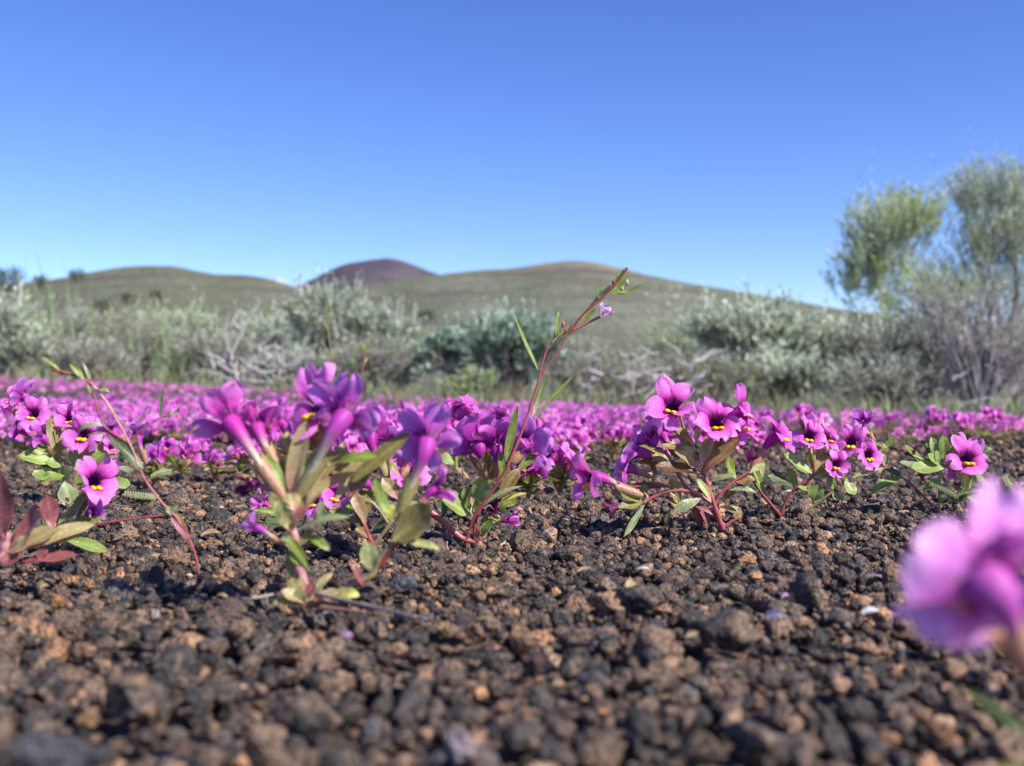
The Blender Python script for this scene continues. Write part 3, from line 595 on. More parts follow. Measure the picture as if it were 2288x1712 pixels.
for b, t, w_, k, e in [((1180, 935, -.2), (1490, 650, -.5), 115, 'r', .04), ((1160, 945, -.2), (780, 890, -.5), 115, 'd', .04), ((1150, 910, -.1), (950, 735, -.3), 170, 'p', .03), ((1100, 760), (790, 730, -.3), 60, 'o', .06),
                       ((1120, 750), (920, 545, -.2), 80, 'o', .06), ((1080, 620), (925, 625, .2), 50, 'g', .06), ((1460, 1000), (1385, 815, -.2), 95, 'g', -.14), ((1240, 1015), (1440, 960, -.2), 60, 's', .05), ((1450, 1030), (1610, 990, 0), 100, 'r', .06),
                       ((1165, 1155, -.3), (935, 1265, -.7), 95, 's', .05), ((1250, 1180, -.2), (1125, 990, -.2), 70, 'c', .05), ((700, 1190), (490, 1090, -.3), 90, 'g', -.05), ((700, 1195), (535, 1465, -.7), 55, 's', -.05), ((695, 1190, -.2), (480, 1230, -.4), 90, 'o', -.05),
                       ((690, 1160), (700, 1030, .2), 75, 'g', .02), ((1390, 1085), (1620, 1105, -.2), 56, 's', .1), ((1320, 1230, .3), (1510, 1290, .5), 80, 'o', .1), ((910, 1100, -.1), (970, 1195, -.2), 50, 'o', .05), ((1160, 1380, .3), (1110, 1220, .5), 110, 'd', .02),
                       ((1210, 900, .2), (1330, 640, .5), 80, 'o', .05), ((1170, 900, -.4), (1220, 660, -.1), 100, 'p', .02), ((1250, 870, .2), (1370, 700, .3), 60, 'g', .06), ((860, 1150, .2), (1000, 1250, .2), 60, 'r', .06), ((1020, 1130, .3), (900, 1000, .6), 110, 'p', .05),
                       ((1000, 920, .3), (640, 850, .6), 90, 'r', .04), ((920, 1060, .4), (560, 1060, .5), 80, 'P', .04), ((1350, 1180, .3), (1430, 1060, .5), 70, 'r', .05), ((1120, 700, .3), (1150, 560, .4), 60, 'c', .0), ((920, 870, -.2), (650, 720, 0), 50, 'o', .14),
                       ((900, 960, .1), (990, 1190, .2), 60, 'o', .1), ((1560, 950, 0), (1690, 870, .2), 60, 'c', .05), ((1130, 1230, .1), (1230, 1390, .2), 70, 'P', .03), ((920, 1210, .2), (870, 1400, .3), 40, 'o', .03), ((1260, 1290, -.2), (1100, 1200, .1), 60, 'P', .1)]:
    E.leaf(b, t, w_, k, e)
# F
Fp = Plant("monkeyflower_plant", '6', (160, 1290), .536, "branching wildflower with small round-petalled faces and green leaves, right of the dark-leaved one", FLW, "monkeyflower plants in the cinder", 15)
Fp.stem([(160, 1300), (225, 1140), (320, 1050), (430, 970), (430, 860)], .9, .6, 'r'); Fp.stem([(160, 1295), (20, 1130), (-60, 1010)], 1.0, .6, 'r'); Fp.stem([(290, 1330), (480, 1180), (590, 1100)], .7, .5, 'o'); Fp.stem([(430, 970), (520, 900), (640, 760), (700, 720)], .6, .4, 'o')
Fp.stem([(640, 860, .3), (800, 830, .5), (930, 690, .7)], .5, .4, 'c' if 'c' in SC else 'g')
Fp.fl((395, 650), (-.12, -.85, .40), (430, 880, .4), 9.0); Fp.fl((620, 880, -.4), (0, -.93, .25), (600, 960, .4), 7.2); Fp.fl((745, 700, .2), (-.35, -.75, .3), (690, 760, .8), 9.0); Fp.fl((880, 800, .1), (.25, -.85, .1), (820, 820, .8), 8)
Fp.fl((545, 660, .8), (.5, -.55, .35), (470, 820, .8), 8); Fp.fl((850, 530, .8), (.35, .35, .85), (930, 700, .7), 7.0, 'v', white=.5)
for b, t, w_, k, e in [((430, 955), (190, 790, -.3), 140, 'b', -.04), ((270, 1060), (55, 970, -.2), 100, 'e', .06), ((430, 1180, -.2), (470, 1030, -.4), 130, 'b', .05), ((700, 990), (775, 1125, -.4), 110, 'b', -.12), ((1020, 905, .2), (745, 990, -.1), 45, 's', .04),
                       ((430, 960, .5), (520, 780, .8), 170, 'o', .03), ((450, 990), (620, 930, .3), 90, 'b', .05), ((590, 1110, .2), (650, 1170, 0), 70, 's', .05), ((420, 1100), (300, 1060, -.2), 50, 'g', .05), ((20, 1130), (-70, 900, .2), 80, 'g', .04),
                       ((540, 960), (600, 1080, -.2), 80, 'g', .08), ((20, 1000, -.2), (30, 830, -.3), 80, 'c', .04), ((430, 830, -.2), (435, 760, -.3), 34, 'b', .02), ((300, 1060, .2), (220, 900, .5), 80, 'g', .02), ((930, 700, .7), (1040, 740, .5), 50, 'o', .06)]:
    Fp.leaf(b, t, w_, k, e)
G = Plant("monkeyflower_plant", '6', (1410, 1215), .585, "flowerless leafy stalk leaning left with one curved green leaf, beside the far right bloom", FLW, "monkeyflower plants in the cinder", 16)
G.stem([(1415, 1215), (1300, 1100), (1200, 1005), (1020, 905), (975, 770)], .75, .5, 'p')
for b, t, w_, k, e in [((1160, 985), (905, 1120, -.3), 90, 'g', .16), ((965, 790), (1115, 630, .2), 55, 'g', -.05), ((1020, 905), (1150, 960, -.2), 80, 'e', .05), ((1010, 900), (990, 780, .1), 60, 'c', .02)]: G.leaf(b, t, w_, k, e)
H = Plant("monkeyflower_plant", '6', (1480, 1225), .575, "leafy green wildflower with a single purple bloom facing us, farthest right of the sharp plants", FLW, "monkeyflower plants in the cinder", 17)
H.stem([(1475, 1230), (1465, 1050), (1480, 900)], .8, .7, 'o'); H.stem([(1470, 1180), (1600, 1120), (1700, 1080), (1710, 960)], .7, .6, 'g'); H.stem([(1480, 900), (1350, 850), (1250, 800)], .6, .4, 'g')
H.fl((1685, 840, -.1), (.05, -.82, .50), (1700, 1060, .2), 12.0); H.fl((1250, 800, .2), (-.4, -.3, .6), (1290, 850), 4, 'k', open_=.3); H.fl((1510, 800, .2), (.4, -.3, .6), (1500, 850), 4, 'k', open_=.3); H.fl((1600, 920, .8), (-.6, -.4, .2), (1640, 1000, .6), 7)
for b, t, w_, k, e in [((1480, 890), (1175, 715, 0), 90, 'g', -.1), ((1300, 860, -.2), (1140, 860, -.3), 60, 's', -.1), ((1470, 870), (1400, 650, .2), 85, 'b', .04), ((1505, 850), (1500, 635, 0), 90, 'g', .02), ((1520, 890, -.2), (1235, 900, -.6), 130, 'b', -.03), ((1480, 900), (1370, 790, -.3), 90, 'b', .03),
                       ((1530, 870), (1640, 720, .2), 90, 'g', .04), ((1680, 1080, -.2), (1600, 925, -.3), 60, 'b', .02), ((1720, 1080, -.2), (1745, 925, -.3), 60, 'b', .02), ((1700, 1090, -.3), (1665, 930, -.4), 60, 'y', .02), ((1690, 1130), (1860, 1120, -.2), 80, 'g', .04), ((1690, 1130, -.2), (1850, 1240, -.8), 120, 'b', .04),
                       ((1785, 810, .2), (1905, 745, .3), 70, 'e', .03), ((1490, 900), (1640, 900, .2), 80, 'g', .04), ((1400, 890), (1360, 690, .5), 60, 'e', .04), ((1470, 1000, .3), (1330, 1100, .3), 70, 'g', .05), ((1480, 920, .1), (1440, 760, -.1), 80, 's', .02), ((1700, 1120, .3), (1560, 1040, .5), 40, 't', .04)]:
    H.leaf(b, t, w_, k, e)
# little ferny leaves
def ferny(name, crop, base, d, lines, label, k='e'):
    p = Plant(name, crop, base, d, label, "seedling", "ferny seedlings on the cinder")
    for ln in lines:
        P = spline([p.pt(q) for q in ln], 8); V, F = tube(P, .00025, 5); m = MB(); m.add(V, F, (.20, .24, .10)); T, Nn, Bn = frames(P)
        for i in range(2, len(P)):
            f = i / len(P); L = .0034 * (1 - .6 * abs(f - .5))
            for sgn in (-1, 1):
                dirn = nrm(T[i] * .35 + sgn * (nrm(np.cross(T[i], [0, -.5, .85]))) ); up = np.array([0, -.4, .9])
                for q in (0, 1): m.add(*leaf_grid(P[i] + dirn * L * .4 * q, P[i] + dirn * L * (1 + .1 * q), .0013, up, .15, .4, k, i, nl=5, nw=3))
        m.build("leaf", M_leaf, p.root, origin=p.base)
ferny("ferny_seedling", '6', (1980, 1180), .60, [[(1960, 1150), (1850, 1040), (1770, 950)], [(1980, 1170), (2050, 1090), (2010, 985)], [(1970, 1180), (2060, 1130), (2130, 1120)]], "ferny green seedling behind the blurred bloom, to the right of the far right flower", 's')
ferny("ferny_seedling", '6', (1560, 1190), .565, [[(1680, 1180), (1560, 1110), (1400, 1040)], [(1560, 1200), (1640, 1130), (1760, 1100)]], "dark ferny seedling at the foot of the far right flower", 'e')
ferny("ferny_seedling", '1', (1180, 1100), .62, [[(1200, 1100), (1080, 1090), (930, 1070)], [(1100, 960), (1180, 920), (1260, 910)]], "small ferny seedling behind the left slender stem", 's')
# left group
J = Plant("monkeyflower_plant", '1', (500, 1060), .640, "bushy green-leaved wildflower with many round purple blooms at the left edge", FLW, "monkeyflower plants in the cinder", 18)
J.stem([(500, 1070), (470, 950), (400, 850), (330, 700), (370, 640)], 1, .7, 'g'); J.stem([(500, 1065), (560, 950), (600, 800)], 1, .6, 'o'); J.stem([(470, 960), (430, 780), (400, 600)], .9, .6, 'o'); J.stem([(420, 900), (400, 800), (380, 760)], .7, .5, 'g')
J.fl((250, 490), (0, -.8, .45), (360, 680, .5), 11); J.fl((180, 350, .4), (-.75, .1, .5), (270, 470, .4), 10, 'v'); J.fl((130, 600), (-.8, -.2, .15), (260, 700, .5), 8.5, 'v'); J.fl((310, 655, -.3), (-.75, -.25, .35), (405, 790), 9.5, 'v')
J.fl((520, 520, .6), (-.15, -.8, .35), (500, 660, .8), 9.5); J.fl((620, 640, -.2), (.02, -.82, .35), (620, 790, .2), 12); J.fl((700, 570, .8), (.2, .3, .8), (650, 700, .5), 10, 'v'); J.fl((820, 735, .6), (.5, -.4, .4), (720, 800, .4), 6.5); J.fl((100, 380, 2), (-.3, -.6, .4), (120, 500, 2), 9)
for b, t, w_, k, e in [((400, 850, -.3), (135, 785, -.9), 130, 'b', .05), ((385, 775), (205, 730, -.5), 100, 'b', .04), ((440, 840), (375, 490, .2), 110, 'o', .02), ((425, 930, -.3), (235, 935, -.9), 130, 'b', .05), ((460, 870, -.2), (340, 830, -.6), 90, 'b', .05), ((500, 1020), (470, 860, -.5), 110, 's', .0),
                       ((480, 980, -.3), (520, 1165, -1.2), 150, 's', -.05), ((790, 975, .3), (965, 1005, .2), 110, 'b', .04), ((560, 900), (560, 700, .2), 100, 'g', .02), ((620, 880), (790, 760, .2), 90, 'g', .05), ((450, 880), (420, 700, -.3), 90, 'o', .05), ((300, 720, .3), (110, 710, 0), 80, 'g', -.05),
                       ((860, 860, .3), (990, 890, .2), 50, 's', -.15), ((430, 900, .4), (300, 870, .3), 120, 'e', .02), ((560, 1000), (700, 870, .2), 100, 'g', .04), ((720, 800, .3), (760, 690, .6), 60, 's', .05), ((480, 940, -.4), (290, 980, -1), 110, 'g', .05)]:
    J.leaf(b, t, w_, k, e)
K = Plant("monkeyflower_plant", '1', (470, 1470), .430, "low plant with one large magenta bloom hanging over a bud, behind the pink rosette", FLW, "monkeyflower plants in the cinder", 19)
K.stem([(470, 1480), (540, 1330), (600, 1180), (600, 1120)], .9, .6, 'o'); K.stem([(540, 1330), (600, 1290), (640, 1250)], .6, .5, 'o')
K.fl((695, 985, -.2), (.60, -.50, .22), (590, 1190, .5), 9.8, 'm', up=(.1, 0, 1)); K.fl((670, 1215, 0), (.7, -.3, .2), (580, 1290, .3), 6.5, 'v', open_=.3)
for b, t, w_, k, e in [((430, 1300, -.2), (660, 1065, -.4), 120, 'o', -.05), ((420, 1330, -.2), (760, 1250, -.4), 90, 'g', .02), ((480, 1350), (380, 1200, .3), 90, 'r', .04), ((470, 1400, -.2), (800, 1500, -.7), 100, 'b', .02)]: K.leaf(b, t, w_, k, e)
Lp = Plant("rosette_plant", '1', (60, 1500), .350, "blurred pink and red leafy rosette without flowers at the left edge", "rosette plant", None, 20)
Lp.wk = 1.35
Lp.stem([(20, 1560), (40, 1450), (50, 1350)], 1.8, 1.4, 'l'); Lp.stem([(60, 1530), (200, 1460), (330, 1400)], 1, .7, 'P' if 'P' in SC else 'p'); Lp.stem([(0, 1540), (-60, 1470)], 1.2, 1, 'l')
for b, t, w_, k, e in [((30, 1460), (0, 900, 0), 190, 'P', .04), ((80, 1450, -.2), (280, 1150, -.2), 150, 'P', -.12), ((100, 1400, .1), (320, 1180, .1), 90, 'p', -.1), ((130, 1500, -.3), (430, 1330, -.4), 130, 'p', .02), ((150, 1490, -.4), (700, 1295, -.2), 95, 'p', .04), ((385, 1320, 0), (350, 1080, 0), 100, 'P', -.08),
                       ((300, 1440, .2), (640, 1330, .2), 110, 'o', .03), ((160, 1570, -.4), (580, 1530, -.3), 75, 'P', .03), ((290, 1580, -.5), (330, 1450, -.4), 60, 'P', .03), ((180, 1600, -.5), (260, 1540, -.4), 60, 'P', 0), ((0, 1560, -.6), (160, 1540, -.6), 110, 'P', 0), ((20, 1480, .3), (190, 1290, .4), 90, 'p', -.1),
                       ((380, 1590, -.3), (480, 1540, -.3), 60, 'r', .05), ((-20, 1480), (-160, 1200), 150, 'P', .05), ((40, 1500, -.5), (200, 1400, -.8), 100, 'p', -.08), ((60, 1480, .3), (420, 1230, .5), 70, 'g', -.1)]:
    Lp.leaf(b, t, w_, k, e)
Mw = Plant("slender_wildflower", '1', (1470, 1650), .367, "thin pink-stemmed wildflower with a red seed pod near its foot, leaning left over the field", "wildflower", None, 21)
Mw.stem([(1470, 1660), (1450, 1540), (1400, 1410), (1300, 1240), (1200, 1140), (1080, 980), (1040, 900)], .40, .42, 'p'); Mw.stem([(1040, 900), (960, 700), (850, 500), (770, 370), (690, 270)], .36, .42, 'l'); Mw.stem([(690, 270), (620, 220), (540, 190), (385, 150)], .6, .35, 'p')
Mw.stem([(690, 320), (730, 460), (780, 580), (960, 700)], .3, .3, 'p'); Mw.stem([(700, 1300, .3), (850, 1275, .2), (1000, 1255, .1), (1240, 1225)], .45, .35, 'p'); Mw.stem([(1000, 640), (1100, 560), (1200, 505), (1260, 490)], .3, .25, 'p'); Mw.stem([(960, 690), (1000, 645)], .3, .3, 'p')
Mw.stem([(780, 380), (900, 540), (980, 620)], .25, .25, 'o'); Mw.stem([(680, 270), (650, 200), (610, 150)], .3, .2, 'd')
for b, t, w_, k, e in [((1060, 890), (790, 640), 85, 'e', .04), ((770, 570), (570, 640), 48, 's', .30), ((440, 155), (310, 60), 30, 'b', .05), ((650, 245), (510, 110), 44, 'g', .06), ((670, 240), (612, 100), 30, 's', .05), ((735, 265), (855, 155), 34, 'g', .03), ((710, 290), (815, 320), 36, 's', .1), ((670, 330), (650, 250), 28, 's', .1),
                       ((1190, 500), (1205, 285), 34, 's', .03), ((1250, 500), (1335, 425), 34, 's', -.15), ((1400, 1410), (1260, 1235), 62, 'P', .06), ((1390, 1400, .1), (1300, 1200, .1), 50, 'r', .02), ((1280, 1230), (1230, 1160), 46, 's', .1), ((1290, 1220), (1320, 1150), 40, 's', .1), ((990, 700), (1020, 640), 50, 'o', .1), ((640, 640), (790, 630), 24, 'o', .1), ((470, 190), (375, 155), 40, 'd', .05), ((720, 290), (780, 265), 40, 'r', .05)]:
    Mw.leaf(b, t, w_, k, e, shape=.45)
Mw.fl((830, 600, 1.2), (-.5, .2, .7), (960, 700, .8), 5.5, 'v', open_=.8); Mw.fl((1020, 650, 1.5), (-.2, .4, .8), (1080, 840, 1.5), 5.5, 'v', open_=.8, white=.5)
# N: plant between A and B
Nn_ = Plant("monkeyflower_plant", '2', (1500, 1450), .415, "tangled wildflower with lilac blooms and a withered brown leaf, just behind the blurred plant", FLW, "monkeyflower plants in the cinder", 22)
Nn_.stem([(1500, 1460), (1430, 1300), (1370, 1200)], 1.3, .9, 'r'); Nn_.stem([(1500, 1460), (1620, 1300), (1700, 1120), (1690, 1000)], .8, .6, 'o'); Nn_.stem([(1430, 1290), (1300, 1240), (1250, 1180)], .6, .5, 'o'); Nn_.stem([(1620, 1300), (1520, 1160), (1420, 1100)], .6, .5, 'o')
Nn_.fl((1490, 640, .5), (.1, .6, .6), (1590, 930, .3), 10, 'd', white=.35); Nn_.fl((1640, 730, .8), (.3, .5, .5), (1640, 950, .5), 9.5, 'v'); Nn_.fl((1440, 990, 0), (-.75, -.1, .35), (1530, 1060, .2), 8, 'v', white=.3); Nn_.fl((1740, 930, .6), (.3, -.5, .5), (1700, 1100, .4), 9, 'm')
Nn_.fl((1250, 1090, .8), (-.2, -.6, .4), (1330, 1200, .5), 8.5, 'm'); Nn_.fl((1080, 1130, .6), (-.5, -.6, .3), (1220, 1190, .5), 7, 'm'); Nn_.fl((690, 1140, 1.5), (-.6, -.5, .3), (790, 1200, 1.3), 5, 'm', open_=.4); Nn_.fl((1770, 760, 1), (.5, .2, .6), (1720, 960, .6), 9.5, 'v')
for b, t, w_, k, e in [((1700, 1110), (1650, 860, .3), 70, 'c', .08), ((1690, 1110), (1570, 950, -.1), 100, 'p', .04), ((1450, 1290, -.2), (1340, 1040, -.2), 100, 't', .06), ((1440, 1260), (1450, 1070, 0), 70, 'o', .02), ((1500, 1350, .2), (1620, 1260, 0), 60, 'e', .05), ((1290, 1230), (1180, 1170, .3), 80, 'g', .05), ((1300, 1240), (1330, 1150, .2), 70, 'b', .05),
                       ((840, 1250, 1.3), (610, 1190, 1), 50, 'g', .08), ((860, 1290, 1.3), (700, 1280, .8), 110, 'e', .04), ((1480, 1400), (1370, 1330, -.3), 70, 'r', .05), ((1620, 1250), (1830, 1130, .2), 100, 'p', .06), ((1700, 1080, .2), (1850, 900, .4), 60, 'g', .06), ((1240, 1230, .2), (1400, 1290, 0), 70, 's', .06), ((1520, 1150), (1360, 1040, .4), 110, 'o', .05)]:
    Nn_.leaf(b, t, w_, k, e)
O_ = Plant("monkeyflower_plant", '4', (560, 640), .760, "clump of deep magenta blooms standing above the flower carpet, behind the sharp dark-throated petals", FLW, "monkeyflower plants in the cinder", 23)
O_.stem([(560, 660), (560, 500), (570, 380)], 1.2, .9, 'g'); O_.stem([(560, 560), (620, 450), (640, 330)], .9, .7, 'g')
for q in [((480, 260), (-.6, -.4, .4)), ((560, 190), (.1, -.3, .8)), ((560, 300), (0, -.9, .3)), ((650, 220), (.6, -.3, .5)), ((640, 310), (.3, -.8, .2)), ((500, 340), (-.3, -.8, .2)), ((440, 390), (-.5, .2, .4)), ((880, 260, 6), (.2, .1, .8))]:
    O_.fl(q[0], q[1], (q[0][0] * .4 + 560 * .6, 440) + ((6,) if len(q[0]) > 2 else ()), 10, 'd')
for b, t, w_, k, e in [((560, 480), (620, 360), 60, 'y', 0), ((560, 520), (450, 400), 70, 'o', 0), ((560, 600), (640, 480), 80, 'g', .05), ((560, 620), (440, 560), 90, 'g', .05)]: O_.leaf(b, t, w_, k, e)
# R: blurred bloom right in front of the lens
Rr = Plant("monkeyflower_plant", '7', (1500, 2250), .126, "large pale purple bloom heavily blurred at the right edge, close to the lens", FLW, "monkeyflower plants in the cinder", 24)
Rr.stem([(1500, 2300), (1440, 1900), (1330, 1500), (1250, 1180)], 1.0, .9, 'g')
Rr.fl((1010, 650, 0), (-.25, .85, .15), (1260, 1130), 10.8, 'l', white=.30, up=(.7, 0, .6)); Rr.fl((1430, 620, .4), (.1, .75, .5), (1340, 1300, .2), 10.0, 'l')
for b, t, w_, k, e in [((1330, 1560, .8), (880, 1220, 1.6), 75, 'e', .05), ((1400, 1900, .6), (1080, 1640, 1.0), 130, 'o', .05), ((1340, 1350), (1500, 1050), 100, 'g', .05)]: Rr.leaf(b, t, w_, k, e)
# loose bits on the gravel
def loose_stick(name, pts, d, r0, r1, col, label, crop='2'):
    P = Plant(name, crop, pts[0], d, None); bpy.data.objects.remove(P.root)
    W_ = spline([P.pt(p) for p in pts]); W_[:, 2] = np.maximum(W_[:, 2], ground_z(W_[:, 0], W_[:, 1]) + .0036)
    V, F = tube(W_, np.linspace(r0, r1, len(W_)) * .001, 8); m = MB(); m.add(V, F, np.array(col) * (1 + .4 * fbm(V * 250, 2, 3))[:, None])
    return tag(m.build(name, M_twig, origin=W_[0]), label, "twig")
loose_stick("twig", [(1040, 1900, 0), (1200, 1970, -1.0), (1400, 2040, -2.2), (1600, 2110, -3.2), (1740, 2160, -3.9), (1850, 2210, -4.5)], .312, .6, .42, (.22, .18, .17), "long grey brown twig lying on the gravel in front of the foreground plant")
loose_stick("twig", [(760, 1885, -.2), (700, 1930, -.5), (650, 1960, -.7), (600, 1970, -.8)], .312, .3, .45, (.36, .32, .27), "short whitish root tip left of the foreground plant's foot")
loose_stick("twig", [(1120, 2080, -2.5), (1300, 2110, -3), (1500, 2190, -3.6)], .312, .8, .25, (.24, .12, .09), "reddish tapering twig below the long grey twig")
loose_stick("twig", [(1860, 640, -6), (1790, 700, -6), (1750, 760, -7)], .60, .9, .3, (.4, .38, .36), "pale grey twig end near the ferny seedling", '6') if False else None
loose_stick("twig", [(2480, 1560, 0), (2470, 1610, -.6), (2440, 1680, -1.2)], .42, .28, .35, (.5, .33, .28), "tiny curled dry root end on the gravel below the sharp green plant")
def fallen(name, px, py, d, L, Wd, ang, kind, label, cat, mat=None, tilt=.5):
    P = at(px, py, d); P[2] = ground_z(P[0], P[1]) + .0042; dv = np.array([math.cos(ang), math.sin(ang) * .8, .15]) * L / 2
    m = MB(); m.add(*leaf_grid(P - dv, P + dv, Wd, (0, -tilt, 1), .12, .2, kind, int(px)))
    tag(m.build(name, mat or M_leaf, origin=P), label, cat)
LC['w'] = ((.62, .58, .60), (.70, .66, .70)); LC['q'] = ((.60, .30, .55), (.62, .36, .60)); LC['h'] = ((.42, .38, .46), (.36, .33, .42))
fallen("fallen_leaf", 780, 1371, .300, .0068, .0040, -.5, 'y', "yellow oval leaf lying beside the foreground plant's foot", "leaf", tilt=1.0)
fallen("dried_petal", 1436, 1281, .345, .0055, .0014, -.6, 'w', "white dried petal sliver on the round dark stone", "petal")
fallen("dried_petal", 1752, 1352, .300, .0034, .0018, -.9, 'q', "tiny pink fallen petal on the gravel, right of the big charcoal stone", "petal")
fallen("dried_petal", 1732, 1405, .272, .0075, .0026, -1.0, 'h', "lilac grey dried petal standing in the gravel, left of the blurred bloom", "petal", tilt=1.5)
fallen("dried_petal", 1944, 1391, .278, .0050, .0022, .1, 'w', "whitish dried petal under the blurred bloom", "petal")
fallen("dried_petal", 1547, 1467, .245, .0042, .0014, .7, 't', "tan dry sliver lying in the gravel below the big charcoal stone", "petal")
fallen("dry_leaf", 470, 1210, .43, .008, .0035, .3, 't', "thin tan leaf scrap lying right of the red seed pod", "leaf")

# ------------------------------------------------------------------ the flower field
def field_proto(seed, nfl, h, low=False, name="monkeyflower_plant"):
    r = np.random.default_rng(seed); root = empty(name, (0, 0, 0)); ms = MB(); ml = MB()
    for k in range(nfl):
        a = r.uniform(0, 6.28); rr = r.uniform(.1, .55) * h; z = h * r.uniform(.55, 1.0); tip = np.array([math.cos(a) * rr, math.sin(a) * rr, z])
        nd = np.array([tip[0] * .6, tip[1] * .6, z * .55]); V, F = tube(spline([(0, 0, -.003), nd * .5 + r.normal(size=3) * .001, nd], 3), np.linspace(.001, .0006, 7), 5); ms.add(V, F, SC[r.choice(['p', 'o', 'g'])])
        fa = r.normal(-1.7, 1.1); f = np.array([math.cos(fa), math.sin(fa), r.uniform(.1, .8)])
        hue = r.choice(['m', 'v', 'd'], p=[.55, .27, .18]); p = flower_parts(tip, f, nd, r.uniform(.0068, .0092), seed * 50 + k, hue, white=.3, ns=7, ntt=5, tube_n=8)
        m = MB(); m.add(*p['tube']); [m.add(*q) for q in p['petals']]; [m.add(*q) for q in p['ridge']]
        m.build("flower", M_petal, root); ml.add(*p['calyx'][0])
        for q in range(5):
            a2 = r.uniform(0, 6.28); L = r.uniform(.006, .014); b = nd * r.uniform(.3, 1); t = b + np.array([math.cos(a2), math.sin(a2), r.uniform(.1, .9)]) * L
            ml.add(*leaf_grid(b, t, L * r.uniform(.25, .45), (r.normal() * .3, r.normal() * .3, 1), .1, .2, r.choice(['g', 'b', 'o', 'p', 'r', 'c']), seed * 9 + q + k, nl=6, nw=3))
    for q in range(10):
        a2 = r.uniform(0, 6.28); L = r.uniform(.008, .016); t = np.array([math.cos(a2) * L, math.sin(a2) * L, r.uniform(.1, .6) * L + .002])
        ml.add(*leaf_grid((0, 0, .001), t, L * .4, (0, 0, 1), .1, .2, r.choice(['g', 'p', 'r', 'b']), seed * 7 + q, nl=6, nw=3))
    ms.build("stem", M_stem, root); ml.build("foliage", M_leaf, root); return root
GRP = "small monkeyflowers massed across the middle of the field"
protos = [field_proto(200 + i, 3 + i % 4, .018 + .0018 * i) for i in range(8)]
r = np.random.default_rng(77); spots = []
def allowed(px, d):
    """where the photograph's carpet of flowers stands (column of the picture, metres away)"""
    lo = np.interp(px, [-600, 0, 200, 330, 560, 640, 1180, 1300, 1480, 1700, 1900, 2050, 2288, 2900], [1.15, 1.1, 1.0, .86, .82, .80, .78, .76, .82, .98, 1.3, 1.4, 1.4, 1.4])
    return d > lo
tries = 0
while len(spots) < 215 and tries < 20000:
    tries += 1; d = .70 + 1.6 * r.random() ** .85; px = r.uniform(-250, 2540)
    if not allowed(px, d): continue
    if px > 1700 and r.random() < .80: continue
    if 430 < px < 640 and d < 1.1 and r.random() < .5: continue
    P = at(px, 0, d)
    if any((P[0] - q[0]) ** 2 + (P[1] - q[1]) ** 2 < .021 ** 2 for q in spots): continue
    spots.append((P[0], d))
spots += [(at(345, 0, .74)[0], .74), (at(405, 0, .80)[0], .80), (at(480, 0, .78)[0], .78), (at(1250, 0, .70)[0], .70), (at(1180, 0, .66)[0], .66)]
for i, (x, y) in enumerate(spots):
    pr = protos[i % 8]; o = pr if i < 8 else copy_tree(pr)
    o.location = (x, y, float(ground_z(x, y))); o.rotation_euler = (0, 0, r.normal(0, .9)); s = r.uniform(.85, 1.25); o.scale = (s, s, s * r.uniform(.8, 1.15))
    tag(o, "small purple wildflower in the carpet of blooms covering the middle ground", FLW, GRP)
# the rest of the carpet: one uncountable mass
def low_flower(seed):
    r = np.random.default_rng(seed); m = []; h = r.uniform(.010, .026)
    for k in range(3):
        c = np.array([r.normal() * .010, r.normal() * .010, h * r.uniform(.6, 1.05)]); fa = r.normal(-1.6, 1.2); f = nrm([math.cos(fa), math.sin(fa), r.uniform(.1, .9)])
        u = nrm(np.array([0, 0, 1]) - f * f[2]); rt = np.cross(f, u); rad = r.uniform(.0062, .0090); base, edge = HUE[r.choice(['m', 'v', 'd', 'l', 'm'])]
        for a in (60, 120, -8, 188, 270):
            a = math.radians(a); rd = rt * math.cos(a) + u * math.sin(a); sd_ = np.cross(rd, f)
            V = [c + rd * rad * .2, c + rd * rad * .65 + sd_ * rad * .42, c + rd * rad * 1.05 + f * rad * .15, c + rd * rad * .65 - sd_ * rad * .42]
            m.append((np.array(V), np.array([[0, 1, 2, 3]]), np.array([base * .5, base, edge, base])))
        V, F = tube(np.array([[c[0] * .5, c[1] * .5, -.002], c * .6, c]), [.0008, .0010, .0018], 4); m.append((V, F, np.array((.36, .30, .14))))
        for q in range(3):
            a = r.uniform(0, 6.28); b = c * np.array([.6, .6, .3]); e = np.array([math.cos(a), math.sin(a), .5]) * .012; sdv = np.array([-e[1], e[0], 0]) * .3
            m.append((np.array([b, b + e * .5 + sdv, b + e, b + e * .5 - sdv]), np.array([[0, 1, 2, 3]]), np.array(LC[r.choice(['g', 'b', 'o', 'p'])][0])))
    return np.concatenate([x[0] for x in m]), m
LOW = []
for i in range(20):
    V, parts = low_flower(900 + i); n = 0; F = []; Cc = []
    for v, f, c in parts: F.append(f + n); n += len(v); Cc.append(np.broadcast_to(c, (len(v), 3)))
    LOW.append((V, np.concatenate(F), np.concatenate(Cc)))
